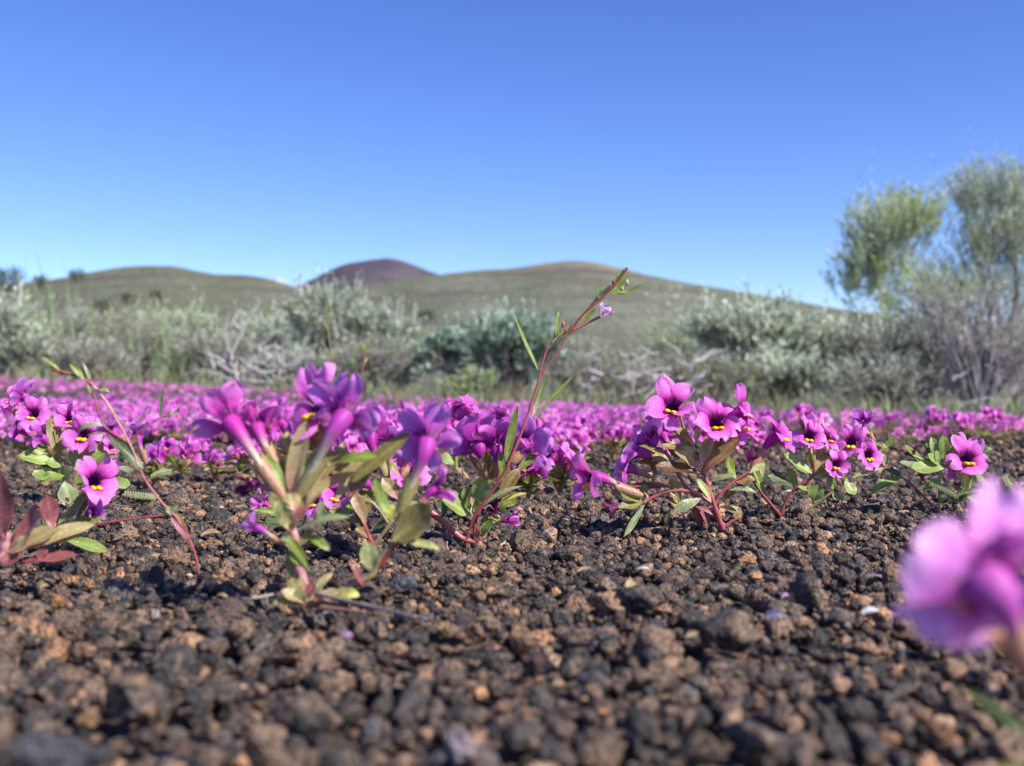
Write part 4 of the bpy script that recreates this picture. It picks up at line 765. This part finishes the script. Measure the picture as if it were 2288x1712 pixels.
def carpet(n, seed):
    r = np.random.default_rng(seed); d = np.exp(r.uniform(math.log(1.35), math.log(7.4), n * 3)); px = r.uniform(-700, 2990, n * 3)
    x = (px - CX) / FP * d; dens = .5 + .5 * n2(x, d, 1.6, 3, 31)
    edge = np.interp(px, [-700, 0, 500, 700, 1000, 1250, 1400, 1800, 2050, 3000], [5.8, 5.8, 6.6, 6.2, 4.6, 5.2, 4.8, 4.2, 5.0, 5.5]); p = np.where(px > 1680, .12, np.where((px > 640) & (px < 1130), .45, .75)) * np.where(px < 120, .55, 1)
    k = (d < edge + 1.5 * n2(x, d, 2.2, 3, 8)) & (r.random(n * 3) < p * np.clip(dens * 1.7 - .38, 0, 1)); x = x[k][:n]; y = d[k][:n]; z = ground_z(x, y); m = MB()
    which = r.integers(0, 20, len(x)); th = r.normal(0, .8, len(x)); sc = r.uniform(.8, 1.3, len(x)) 
    for j in range(20):
        i = np.where(which == j)[0]; V, F, Cc = LOW[j]; c, s = np.cos(th[i])[:, None], np.sin(th[i])[:, None]
        W_ = np.stack([V[None, :, 0] * c - V[None, :, 1] * s, V[None, :, 0] * s + V[None, :, 1] * c, np.broadcast_to(V[None, :, 2], (len(i), len(V)))], -1) * sc[i][:, None, None] + np.stack([x[i], y[i], z[i]], -1)[:, None]
        m.add(W_.reshape(-1, 3), (F[None] + (np.arange(len(i)) * len(V))[:, None, None]).reshape(-1, 4), np.clip(np.tile(Cc, (len(i), 1)) * np.repeat(r.uniform(.8, 1.2, len(i)), len(V))[:, None], 0, 1))
    tag(m.build("flower_carpet", M_petal), "distant carpet of purple blooms stretching back to the sagebrush", "flower field", kind="stuff")
carpet(6300, 5)

rr = np.random.default_rng(12); m = MB(); m2 = MB()
for k in range(330):
    d = .2 + 1.0 * rr.random(); px = rr.uniform(-200, 2500); P = at(px, 0, d); P[2] = ground_z(P[0], P[1]) + rr.uniform(.002, .006); a = rr.uniform(0, 6.28); L = rr.uniform(.002, .009)
    if rr.random() < .6:
        dv = np.array([math.cos(a), math.sin(a), rr.normal() * .25]) * L; c1 = P + dv * .5 + rr.normal(size=3) * L * .15; V, F = tube(spline([P, c1, P + dv], 3), rr.uniform(.00008, .00022), 4); m.add(V, F, np.array([(.38, .28, .20), (.30, .14, .10), (.42, .36, .30)][rr.integers(3)]))
    else:
        dv = np.array([math.cos(a), math.sin(a), .1]) * L * .35; m.add(*leaf_grid(P - dv, P + dv, L * .3, (rr.normal() * .4, -.3, 1), .1, .2, rr.choice(['t', 'o', 'w', 'r', 'q'], p=[.5, .25, .08, .12, .05]), k, nl=5, nw=3))
tag(m.build("plant_litter", M_leaf), "tiny dry stems and leaf scraps strewn over the cinder gravel", "litter", kind="stuff")
# ------------------------------------------------------------------ sagebrush, grass, dead wood
SG = [np.array(lin(h)) for h in ("#919a82", "#a4ab94", "#b8beab", "#808870", "#c6cab9")]
GG = [np.array(lin(h)) for h in ("#8a9a55", "#a0ab6c", "#75874a", "#b4b98c", "#93a274")]
DG = [np.array(lin(h)) for h in ("#96998a", "#a09a90", "#858671", "#aaa79c")]
SG = [c * np.array([1.36, 1.36, 1.36]) for c in SG]; SD = [lin(h) * 1.15 for h in ("#8ea08c", "#a6b5a0", "#7b8f7a", "#bcc8b6")]; GG = [c * np.array([1.38, 1.38, 1.45]) for c in GG]; DG = [c * 1.25 for c in DG]
def leaf_cloud(tips, dirs, L, nleaf, ll, lw, cols, r, upb=.35):
    """many narrow leaves set along each shoot; returns V, F, C"""
    n = len(tips); T = np.repeat(tips, nleaf, 0); D = np.repeat(dirs, nleaf, 0); s = r.random((n * nleaf, 1)); p = T + D * s * np.repeat(L, nleaf)[:, None]
    out = nrm(r.normal(size=p.shape)); ax = nrm(D * .9 + out * .75 + np.array([0, 0, upb])); sd_ = nrm(np.cross(ax, r.normal(size=p.shape)))
    l = ll * r.uniform(.6, 1.3, (len(p), 1)); w_ = lw * r.uniform(.7, 1.3, (len(p), 1))
    V = np.stack([p - sd_ * w_ * .3, p + sd_ * w_ * .3, p + ax * l + sd_ * w_ * .5, p + ax * l - sd_ * w_ * .5], 1).reshape(-1, 3)
    base = np.array(cols)[r.integers(0, len(cols), n)]; c = np.repeat(base, nleaf, 0) * r.uniform(.75, 1.2, (len(p), 1)); return V, np.arange(len(V)).reshape(-1, 4), np.clip(np.repeat(c, 4, 0), 0, 1)
def shrub(name, base, blobs, label, seed, ncl=60, nsh=9, nleaf=16, shoot=.10, ll=.022, lw=.006, cols=SG, wood=(.26, .22, .20), limb_r=.014, spikes=0, spread=.12, cat="shrub", group="sagebrush bushes behind the flowers", droop=0, limbs=1.0, nt_=None):
    """blobs: (centre offset, radii, weight) from the foot; limbs run from the foot to leafy clusters"""
    r = np.random.default_rng(seed); base = np.array(base, float); root = empty(name, base); tag(root, label, cat, group)
    wts = np.array([b[2] for b in blobs], float); wts /= wts.sum(); wb = MB(); tips = []; dirs = []; Ls = []
    for k in range(ncl):
        b = blobs[r.choice(len(blobs), p=wts)]; v = nrm(r.normal(size=3)); v[2] = abs(v[2]) * .9 if r.random() < .75 else v[2]; rad = r.uniform(.45, 1.0)
        c = np.array(b[0]) + v * np.array(b[1]) * rad; c[2] = max(c[2], .03)
        if r.random() < limbs:
            ctrl = np.array([c[0] * r.uniform(.15, .6), c[1] * r.uniform(.15, .6), c[2] * r.uniform(.25, .55)]) + r.normal(size=3) * .05 * np.linalg.norm(c)
            mid2 = (ctrl + c) * .5 + r.normal(size=3) * .06 * np.linalg.norm(c)
            P = spline([r.normal(size=3) * .02 * np.array([1, 1, 0]) + np.array([0, 0, -.02]), ctrl, mid2, c], 4); V, F = tube(P, np.linspace(limb_r * r.uniform(.5, 1.2), limb_r * .16, len(P)), 5)
            wb.add(V, F, np.array(wood) * r.uniform(.6, 1.3))
        m = nsh; d = nrm(v * .9 + r.normal(size=(m, 3)) * .55 + np.array([0, 0, .75 - droop])); s0 = c + r.normal(size=(m, 3)) * spread * np.array(b[1]).mean()
        L = shoot * r.uniform(.6, 1.4, m); 
        for j in range(0, m, 2):
            Pj = np.array([c, (c + s0[j]) * .5 + r.normal(size=3) * .01, s0[j], s0[j] + d[j] * L[j] * .9]); V, F = tube(Pj, [limb_r * .16, limb_r * .13, limb_r * .1, limb_r * .05], 3); wb.add(V, F, np.array(wood) * r.uniform(.7, 1.2))
        tips.append(s0); dirs.append(d); Ls.append(L)
    for k in range(spikes):
        b = blobs[r.choice(len(blobs), p=wts)]; s0 = np.array(b[0]) + np.array([r.uniform(-.9, .9) * b[1][0], r.uniform(-.6, .6) * b[1][1], b[1][2] * r.uniform(.6, .95)]); tips.append(s0[None]); dirs.append(nrm(np.array([[r.normal() * .1, r.normal() * .1, 1.]]))); Ls.append(np.array([shoot * r.uniform(1.3, 2.6)]))
    wb.build("branch", M_bark, root)
    if nleaf:
        V, F, Cc = leaf_cloud(np.concatenate(tips), np.concatenate(dirs), np.concatenate(Ls), nleaf, ll, lw, cols, r); m = MB(); m.add(V, F, Cc); m.build("foliage", M_sage, root)
    return root
def foot(px, d):
    x = (px - CX) / FP * d; return np.array([x, d, float(ground_z(x, d))])
def blob(b, px, py, wpx, hpx, d, dep=1.0, wt=1.0):
    """an ellipsoid of foliage given by where it shows, returned relative to the foot b"""
    c = at(px, py, d); rx = wpx / 2 / FP * d; return (c - b, (rx, rx * dep, hpx / 2 / FP * d), wt)
# the dark centred bush
d = 6.3; b = foot(1120, d)
shrub("sagebrush", b, [blob(b, 1130, 780, 250, 110, d, .9, 3), blob(b, 990, 810, 110, 110, d, .9, 1.2), blob(b, 1210, 775, 120, 100, d - .1, .9, 1)],
      "rounded silver green sagebrush with a deep shaded underside, standing alone at the centre", 31, cols=SD, ncl=115, nsh=12, nleaf=20, shoot=.07, ll=.022, lw=.008, spikes=25)
b = foot(1065, 5.7); shrub("sagebrush", b, [blob(b, 1065, 862, 70, 50, 5.7, 1, 1), blob(b, 1015, 880, 40, 30, 5.7, 1, .5)], "little yellow green sage sprout at the foot of the central bush", 32, ncl=26, nsh=8, nleaf=14, shoot=.05, ll=.018, lw=.006, cols=GG[:2] + SG[:2], limb_r=.006)
# silver sage left of centre
d = 7.0; b = foot(790, d)
shrub("sagebrush", b, [blob(b, 730, 720, 170, 110, d, .8, 2.4), blob(b, 840, 760, 200, 100, d, .8, 2), blob(b, 760, 810, 330, 110, d, .8, 2)], "wide pale silver sagebrush with upright flower spikes, left of the central bush", 33, ncl=120, nsh=10, nleaf=17, shoot=.10, spikes=60, cols=SG + DG[:1])
d = 6.4; b = foot(860, d)
shrub("dry_shrub", b, [blob(b, 860, 820, 240, 90, d, .8, 2), blob(b, 780, 840, 160, 60, d, .8, 1)], "low grey twiggy brush between the silver sagebrush and the central bush", 34, ncl=90, nsh=8, nleaf=9, shoot=.09, cols=DG + SG[3:4] + GG[2:3], wood=(.30, .26, .25), lw=.005)
d = 8.0; b = foot(590, d)
shrub("sagebrush", b, [blob(b, 600, 765, 180, 80, d, .8, 2)], "pale sagebrush behind the bleached dead branches", 35, ncl=60, nsh=9, nleaf=15, shoot=.09, spikes=12)
# far left
d = 6.2; b = foot(10, d)
shrub("sagebrush", b, [blob(b, 0, 745, 150, 140, d, .8, 2), blob(b, -60, 800, 200, 130, d, .8, 1), blob(b, 60, 790, 100, 80, d, .8, 1)], "silver grey sagebrush cut off by the left edge", 36, ncl=90, nsh=10, nleaf=16, shoot=.10, spikes=22, cols=SG)
d = 7.0; b = foot(160, d)
shrub("sagebrush", b, [blob(b, 150, 765, 190, 110, d, .8, 2), blob(b, 90, 800, 130, 70, d, .8, 1)], "greyish sagebrush among green grass, next to the bush cut by the left edge", 37, ncl=80, nsh=8, nleaf=12, shoot=.10, spikes=14, cols=SG[:3] + DG)
d = 7.4; b = foot(290, d)
shrub("dry_shrub", b, [blob(b, 270, 770, 200, 110, d, .8, 2), blob(b, 340, 790, 160, 80, d, .8, 1)], "grey leafless brush under the tall left grass", 38, ncl=110, nsh=9, nleaf=5, shoot=.13, cols=DG + GG[2:4], wood=(.27, .24, .24), spikes=6)
d = 8.2; b = foot(410, d)
shrub("sagebrush", b, [blob(b, 400, 760, 210, 100, d, .8, 2)], "mixed grey green brush left of the bleached dead branches", 39, ncl=80, nsh=8, nleaf=10, shoot=.11, spikes=16, cols=SG[:3] + GG[3:])
# right group
d = 6.6; b = foot(1700, d)
shrub("sagebrush", b, [blob(b, 1720, 770, 260, 150, d, .8, 3), blob(b, 1620, 760, 150, 120, d, .8, 1.3), blob(b, 1830, 800, 170, 130, d, .8, 1.5), blob(b, 1740, 850, 280, 80, d - .2, .8, 1.4)],
      "large pale silver sagebrush mound right of centre", 40, ncl=190, nsh=10, nleaf=17, shoot=.085, spikes=40, ll=.024, lw=.009, cols=[SG[0], SG[1], SG[2], SG[4]])
d = 7.6; b = foot(1520, d)
shrub("sagebrush", b, [blob(b, 1530, 790, 170, 120, d, .8, 2)], "thin wispy sagebrush at the left shoulder of the large pale mound", 41, ncl=55, nsh=7, nleaf=9, shoot=.13, spikes=26, cols=SG[:3] + GG[3:])
d = 6.0; b = foot(1460, d)
shrub("dry_shrub", b, [blob(b, 1470, 860, 190, 70, d, .8, 2), blob(b, 1560, 850, 120, 80, d, .8, 1)], "grey brown twiggy brush in front of the large pale mound", 42, ncl=90, nsh=7, nleaf=4, shoot=.10, cols=DG + GG[2:3], wood=(.24, .19, .18))
d = 6.3; b = foot(2010, d)
shrub("sagebrush", b, [blob(b, 1980, 790, 240, 130, d, .8, 2), blob(b, 2100, 800, 200, 150, d, .8, 1.6), blob(b, 1960, 860, 280, 70, d - .3, .8, 1)], "grey green sagebrush with many bare twigs under the tall bush", 43, ncl=150, nsh=9, nleaf=11, shoot=.09, ll=.022, lw=.008, cols=SG[:3] + DG, wood=(.30, .27, .26))
d = 7.4; b = foot(2235, d)
shrub("sagebrush", b, [blob(b, 2000, 545, 180, 150, d, .9, 3.2), blob(b, 1960, 615, 150, 90, d, .9, 1.4), blob(b, 1915, 665, 100, 90, d, .9, .6), blob(b, 2060, 690, 200, 120, d, .9, 1.0), blob(b, 2000, 740, 200, 90, d, .9, .7)] , "tall open sagebrush: its green left crown above bare curving limbs", 44, ncl=150, nsh=10, nleaf=12, shoot=.20, ll=.034, lw=.0055,
      cols=GG[:2] + GG[3:] + SG[:3], wood=(.30, .26, .24), limb_r=.009, spikes=8, limbs=.4, droop=-1.0)
b = foot(2250, d + .3)
shrub("sagebrush", b, [blob(b, 2215, 475, 140, 140, d, .9, 2.6), blob(b, 2225, 590, 170, 110, d, .9, 1.5), blob(b, 2270, 540, 180, 140, d, .9, 2), blob(b, 2170, 590, 90, 130, d, .9, .8), blob(b, 2240, 640, 200, 120, d, .9, .9), blob(b, 2340, 560, 180, 240, d, .9, 2), blob(b, 2200, 700, 240, 130, d, .9, 1.3), blob(b, 2260, 800, 200, 120, d, .9, .8)], "tallest grey green sagebrush at the right edge, rising highest into the sky", 45, ncl=240, nsh=8, nleaf=11, shoot=.22, ll=.032, lw=.0055,
      cols=GG[4:] + SG[:3] + DG[:1], wood=(.30, .26, .25), limb_r=.009, spikes=8, limbs=.35, droop=-1.0)
d = 5.9; b = foot(2190, d)
shrub("dry_shrub", b, [blob(b, 2170, 720, 250, 160, d, .8, 2), blob(b, 2250, 800, 200, 160, d, .8, 2)], "tangle of bare grey twigs in front of the tallest sagebrush", 46, ncl=120, nsh=8, nleaf=2, shoot=.14, cols=DG + SG[:2], wood=(.33, .29, .29), limb_r=.011)
for px, d, bl, lab, cc, sd0 in [(1345, 6.6, [(1340, 850, 190, 80, 2)], "low purple grey brush in the gap right of the central bush", DG, 61), (1270, 7.4, [(1290, 820, 130, 80, 2)], "small grey green brush touching the right side of the central bush", SG[:2] + DG, 62),
        (500, 6.9, [(480, 800, 170, 80, 2)], "grey mounded brush behind the bleached branches, to their left", DG + SG[:2], 63), (680, 6.2, [(650, 835, 150, 50, 2)], "low pale brush below the silver sagebrush, left part", DG + SG[2:4], 64), (220, 6.3, [(210, 820, 200, 60, 2)], "low grey brush in front of the tall left grass", DG, 65), (1610, 6.1, [(1620, 860, 150, 60, 2)], "dull green low brush at the foot of the large pale mound", DG + GG[2:3], 66)]:
    b = foot(px, d); shrub("dry_shrub", b, [blob(b, q[0], q[1], q[2], q[3], d, .8, q[4]) for q in bl], lab, sd0, ncl=70, nsh=9, nleaf=8, shoot=.09, cols=cc, wood=(.27, .23, .22), spikes=6, limb_r=.008)
# bleached dead branches
def deadwood(name, px, d, pts, r0, label, col=(.42, .38, .37)):
    b = foot(px, d); root = empty(name, b); tag(root, label, "dead branch", "bleached dead branches")
    rr = np.random.default_rng(int(px))
    for ln in pts:
        P = spline([at(q[0], q[1], d + (q[2] if len(q) > 2 else 0)) - b for q in ln], 5); P = P + np.cumsum(rr.normal(size=P.shape) * .004, 0); V, F = tube(P, np.linspace(r0, r0 * .3, len(P)), 6)
        m = MB(); m.add(V, F, np.array(col) * rr.uniform(.75, 1.15)); m.build("branch", M_bark, root)
deadwood("dead_branch", 545, 5.9, [[(530, 860), (520, 800), (545, 740), (575, 690), (570, 670)], [(520, 800), (500, 750), (505, 690)], [(540, 830), (580, 790), (620, 780), (660, 800)], [(530, 840), (490, 810), (470, 800)], [(550, 820), (600, 830), (640, 800), (650, 775)],
     [(545, 740), (520, 715), (530, 690)], [(560, 850), (610, 850), (660, 830)], [(520, 850), (450, 830), (400, 840)], [(580, 790), (600, 760), (640, 745)], [(600, 830), (630, 860), (640, 850)]] + [[(x0, y0), (x0 + dx, y0 + dy), (x0 + dx * 1.8, y0 + dy * 1.3 - 8)] for x0, y0, dx, dy in np.random.default_rng(5).uniform((470, 800, -35, -28), (660, 870, 35, 6), (46, 4))], .0075, "forked bleached dead branches left of the silver sagebrush")
deadwood("dead_branch", 1400, 5.6, [[(1300, 925), (1340, 900), (1395, 885), (1400, 850), (1385, 830), (1430, 800), (1450, 770)], [(1400, 850), (1440, 835), (1470, 850)], [(1440, 890), (1470, 870), (1490, 845)], [(1395, 885), (1450, 870), (1460, 840)]] + [[(x0, y0), (x0 + dx, y0 + dy), (x0 + dx * 1.8, y0 + dy * 1.3)] for x0, y0, dx, dy in np.random.default_rng(6).uniform((1290, 780, -35, -28), (1560, 890, 35, 10), (36, 4))], .0085, "crooked bleached dead branch on the ground right of the central bush")
deadwood("dead_branch", 2130, 5.2, [[(2200, 912), (2160, 905), (2120, 902), (2080, 915)], [(2130, 850), (2150, 835), (2175, 815)], [(2140, 908), (2190, 892), (2250, 897)]], .007, "pale fallen branches at the foot of the tall right sagebrush", (.38, .33, .32))
# dark limbs of the tall bush
deadwood("dead_branch", 2235, 7.2, [[(2240, 900), (2225, 840), (2190, 780), (2130, 720), (2080, 680), (2060, 640)], [(2235, 890), (2275, 850), (2330, 830)], [(2225, 840), (2240, 760), (2220, 660), (2200, 590)], [(2190, 780), (2130, 770), (2080, 720), (2040, 650)], [(2130, 720), (2150, 650), (2120, 600)], [(2240, 760), (2275, 680), (2280, 600)], [(2130, 730), (2060, 700), (1990, 690)]],
         .020, "dark curving bare limbs rising from the foot of the tall right sagebrush", (.10, .08, .075))
# grass
def grass_mb(m, cx, cy, cz, n, h, lean, cols, r, w_=.004, spread=.05, seedhead=False):
    for k in range(n):
        a = r.uniform(0, 6.28); q = spread * r.random() ** .5; b = np.array([cx + math.cos(a) * q, cy + math.sin(a) * q, cz - .01]); hh = h * r.uniform(.5, 1.15); dv = np.array([r.normal(), r.normal(), 0]) * lean * hh
        t = np.array([0, .35, .7, 1.0])[:, None]; P = b + np.array([0, 0, 1]) * hh * t + dv * t ** 2; W_ = w_ * np.array([1, .9, .6, .1])[:, None]; th = r.uniform(0, 6.28); s = np.array([math.cos(th), math.sin(th), 0])
        m.add(np.stack([P - s * W_, P + s * W_], 1).reshape(-1, 3), gridF(4, 2), np.array(cols[r.integers(len(cols))]) * r.uniform(.8, 1.2))
GC = [lin("#8a9f6a"), lin("#8fa96a"), lin("#7b9062"), lin("#a3b285")]; DC = [lin("#978f6e"), lin("#807c56"), lin("#70784e"), lin("#a39a80"), lin("#857668")]
tufts = [(118, 6.4, .74, "tallest green grass tuft, breaking the skyline at far left"), (190, 6.8, .50, "green grass tuft between two grey bushes at left"), (250, 7.2, .50, "green grass tuft in the middle of the left brush"), (330, 7.0, .50, "loose green grass tuft over the grey leafless brush"),
         (400, 6.7, .40, "green grass tuft right of the grey leafless brush"), (452, 6.9, .42, "bright green grass tuft beside the bleached branches"), (60, 6.9, .52, "green grass blades rising behind the left edge sagebrush"), (1230, 6.6, .30, "thin green grass tuft just right of the central bush"), (1310, 6.8, .40, "lone wispy grass tuft right of the slender wildflower"),
         (1490, 7.0, .62, "tall pale grass tuft left of the large silver mound"), (1400, 7.2, .48, "pale grass tuft over the crooked dead branch"), (1570, 7.0, .60, "tall pale grass blades above the left shoulder of the large silver mound"), (1790, 7.2, .56, "pale grass spikes above the middle of the large silver mound")]
for i, (px, d, h, lab) in enumerate(tufts):
    rr = np.random.default_rng(600 + i); x, y, z = foot(px, d); m = MB(); grass_mb(m, 0, 0, 0, 30, h, .18, GC if px < 1300 else GC + [lin("#b0b598"), lin("#a8b094")], rr, .0035 if px < 1300 else .0032, .24)
    tag(m.build("grass_tuft", M_grass, origin=None), lab, "grass", "grass tufts among the sagebrush").location = (x, y, z)
rr = np.random.default_rng(8); m = MB()
for k in range(950):
    px = rr.uniform(-500, 2800); lo = np.interp(px, [-500, 0, 500, 700, 1000, 1250, 1400, 1800, 2800], [5.8, 5.8, 6.5, 6.1, 4.9, 5.2, 4.8, 4.4, 4.6]); d = lo - 1.0 + 3.4 * rr.random() ** 1.2; x, y, z = foot(px, d)
    grass_mb(m, x, y, z, 9, rr.uniform(.05, .15), .4, DC if rr.random() < .72 else GC, rr, .003, .09)
tag(m.build("dry_grass", M_grass), "short olive and straw grass growing between flowers and bushes", "grass", kind="stuff")
# bushes farther off, each its own, sharing a few shapes
kinds = [("sagebrush", SG, .8), ("sagebrush", SG[:2] + DG, .7), ("dark_bush", [lin("#4f5f3f"), lin("#5d6c48"), lin("#43523a")], 1.0)]
pr = []
for i, (nm, cols, hgt) in enumerate(kinds * 2):
    pr.append(shrub(nm, (0, 0, 0), [((0, 0, .42 * hgt), (.55, .5, .38 * hgt), 2)], "low far sagebrush", 300 + i, ncl=40, nsh=8, nleaf=10, shoot=.12, ll=.045, lw=.018, cols=cols, wood=(.2, .17, .16), spikes=6, spread=.25, group="x"))
rr = np.random.default_rng(91); used = set(); cnt = 0
def put(k, px, d, s, lab, grp, cat="shrub", zoff=0):
    o = pr[k] if k not in used else copy_tree(pr[k]); used.add(k); x, y, z = foot(px, d); o.location = (x, y, z + zoff); o.scale = (s, s, s); o.rotation_euler = (0, 0, rr.uniform(0, 6)); tag(o, lab, cat, grp)
for k in range(95):
    d = rr.uniform(9.5, 40); px = rr.uniform(-500, 2800); kk = rr.choice([0, 1, 3, 4])
    if 1225 < px < 1480: continue
    put(kk, px, d, rr.uniform(.45, .8) * (1 + d * .004), "low hazy sagebrush on the flat behind the front row of bushes", "sagebrush on the flat beyond the front bushes")
def hill_z(px, py, d): return at(px, py, d)[2]
for px, py, d, s, lab in [(20, 634, 34, .85, "dark bush on the skyline at the far left edge"), (90, 630, 40, .55, "small dark bush on the skyline, second from the left edge"), (172, 618, 44, .62, "dark bush on the skyline left of the left hilltop"),
                          (285, 668, 34, .42, "dark green bush low on the left hill, left of its middle"), (350, 662, 36, .45, "dark green bush low on the left hill, right of its middle"), (230, 690, 24, .36, "darkest bush poking out of the left grass"), (950, 712, 34, .55, "small dark green bush above the left end of the central bush"), (915, 682, 60, .5, "tiny dark bush on the slope under the cinder cone's right side")]:
    o = pr[2 if lab.startswith("dark") else 5]; kk = 2 if lab.startswith("dark") else 5
    o = pr[kk] if kk not in used else copy_tree(pr[kk]); used.add(kk); P = at(px, py + 8, d); o.location = (P[0], P[1], P[2] - .2 * s); o.scale = (s,) * 3; tag(o, lab, "bush", "dark bushes on and below the left hill")
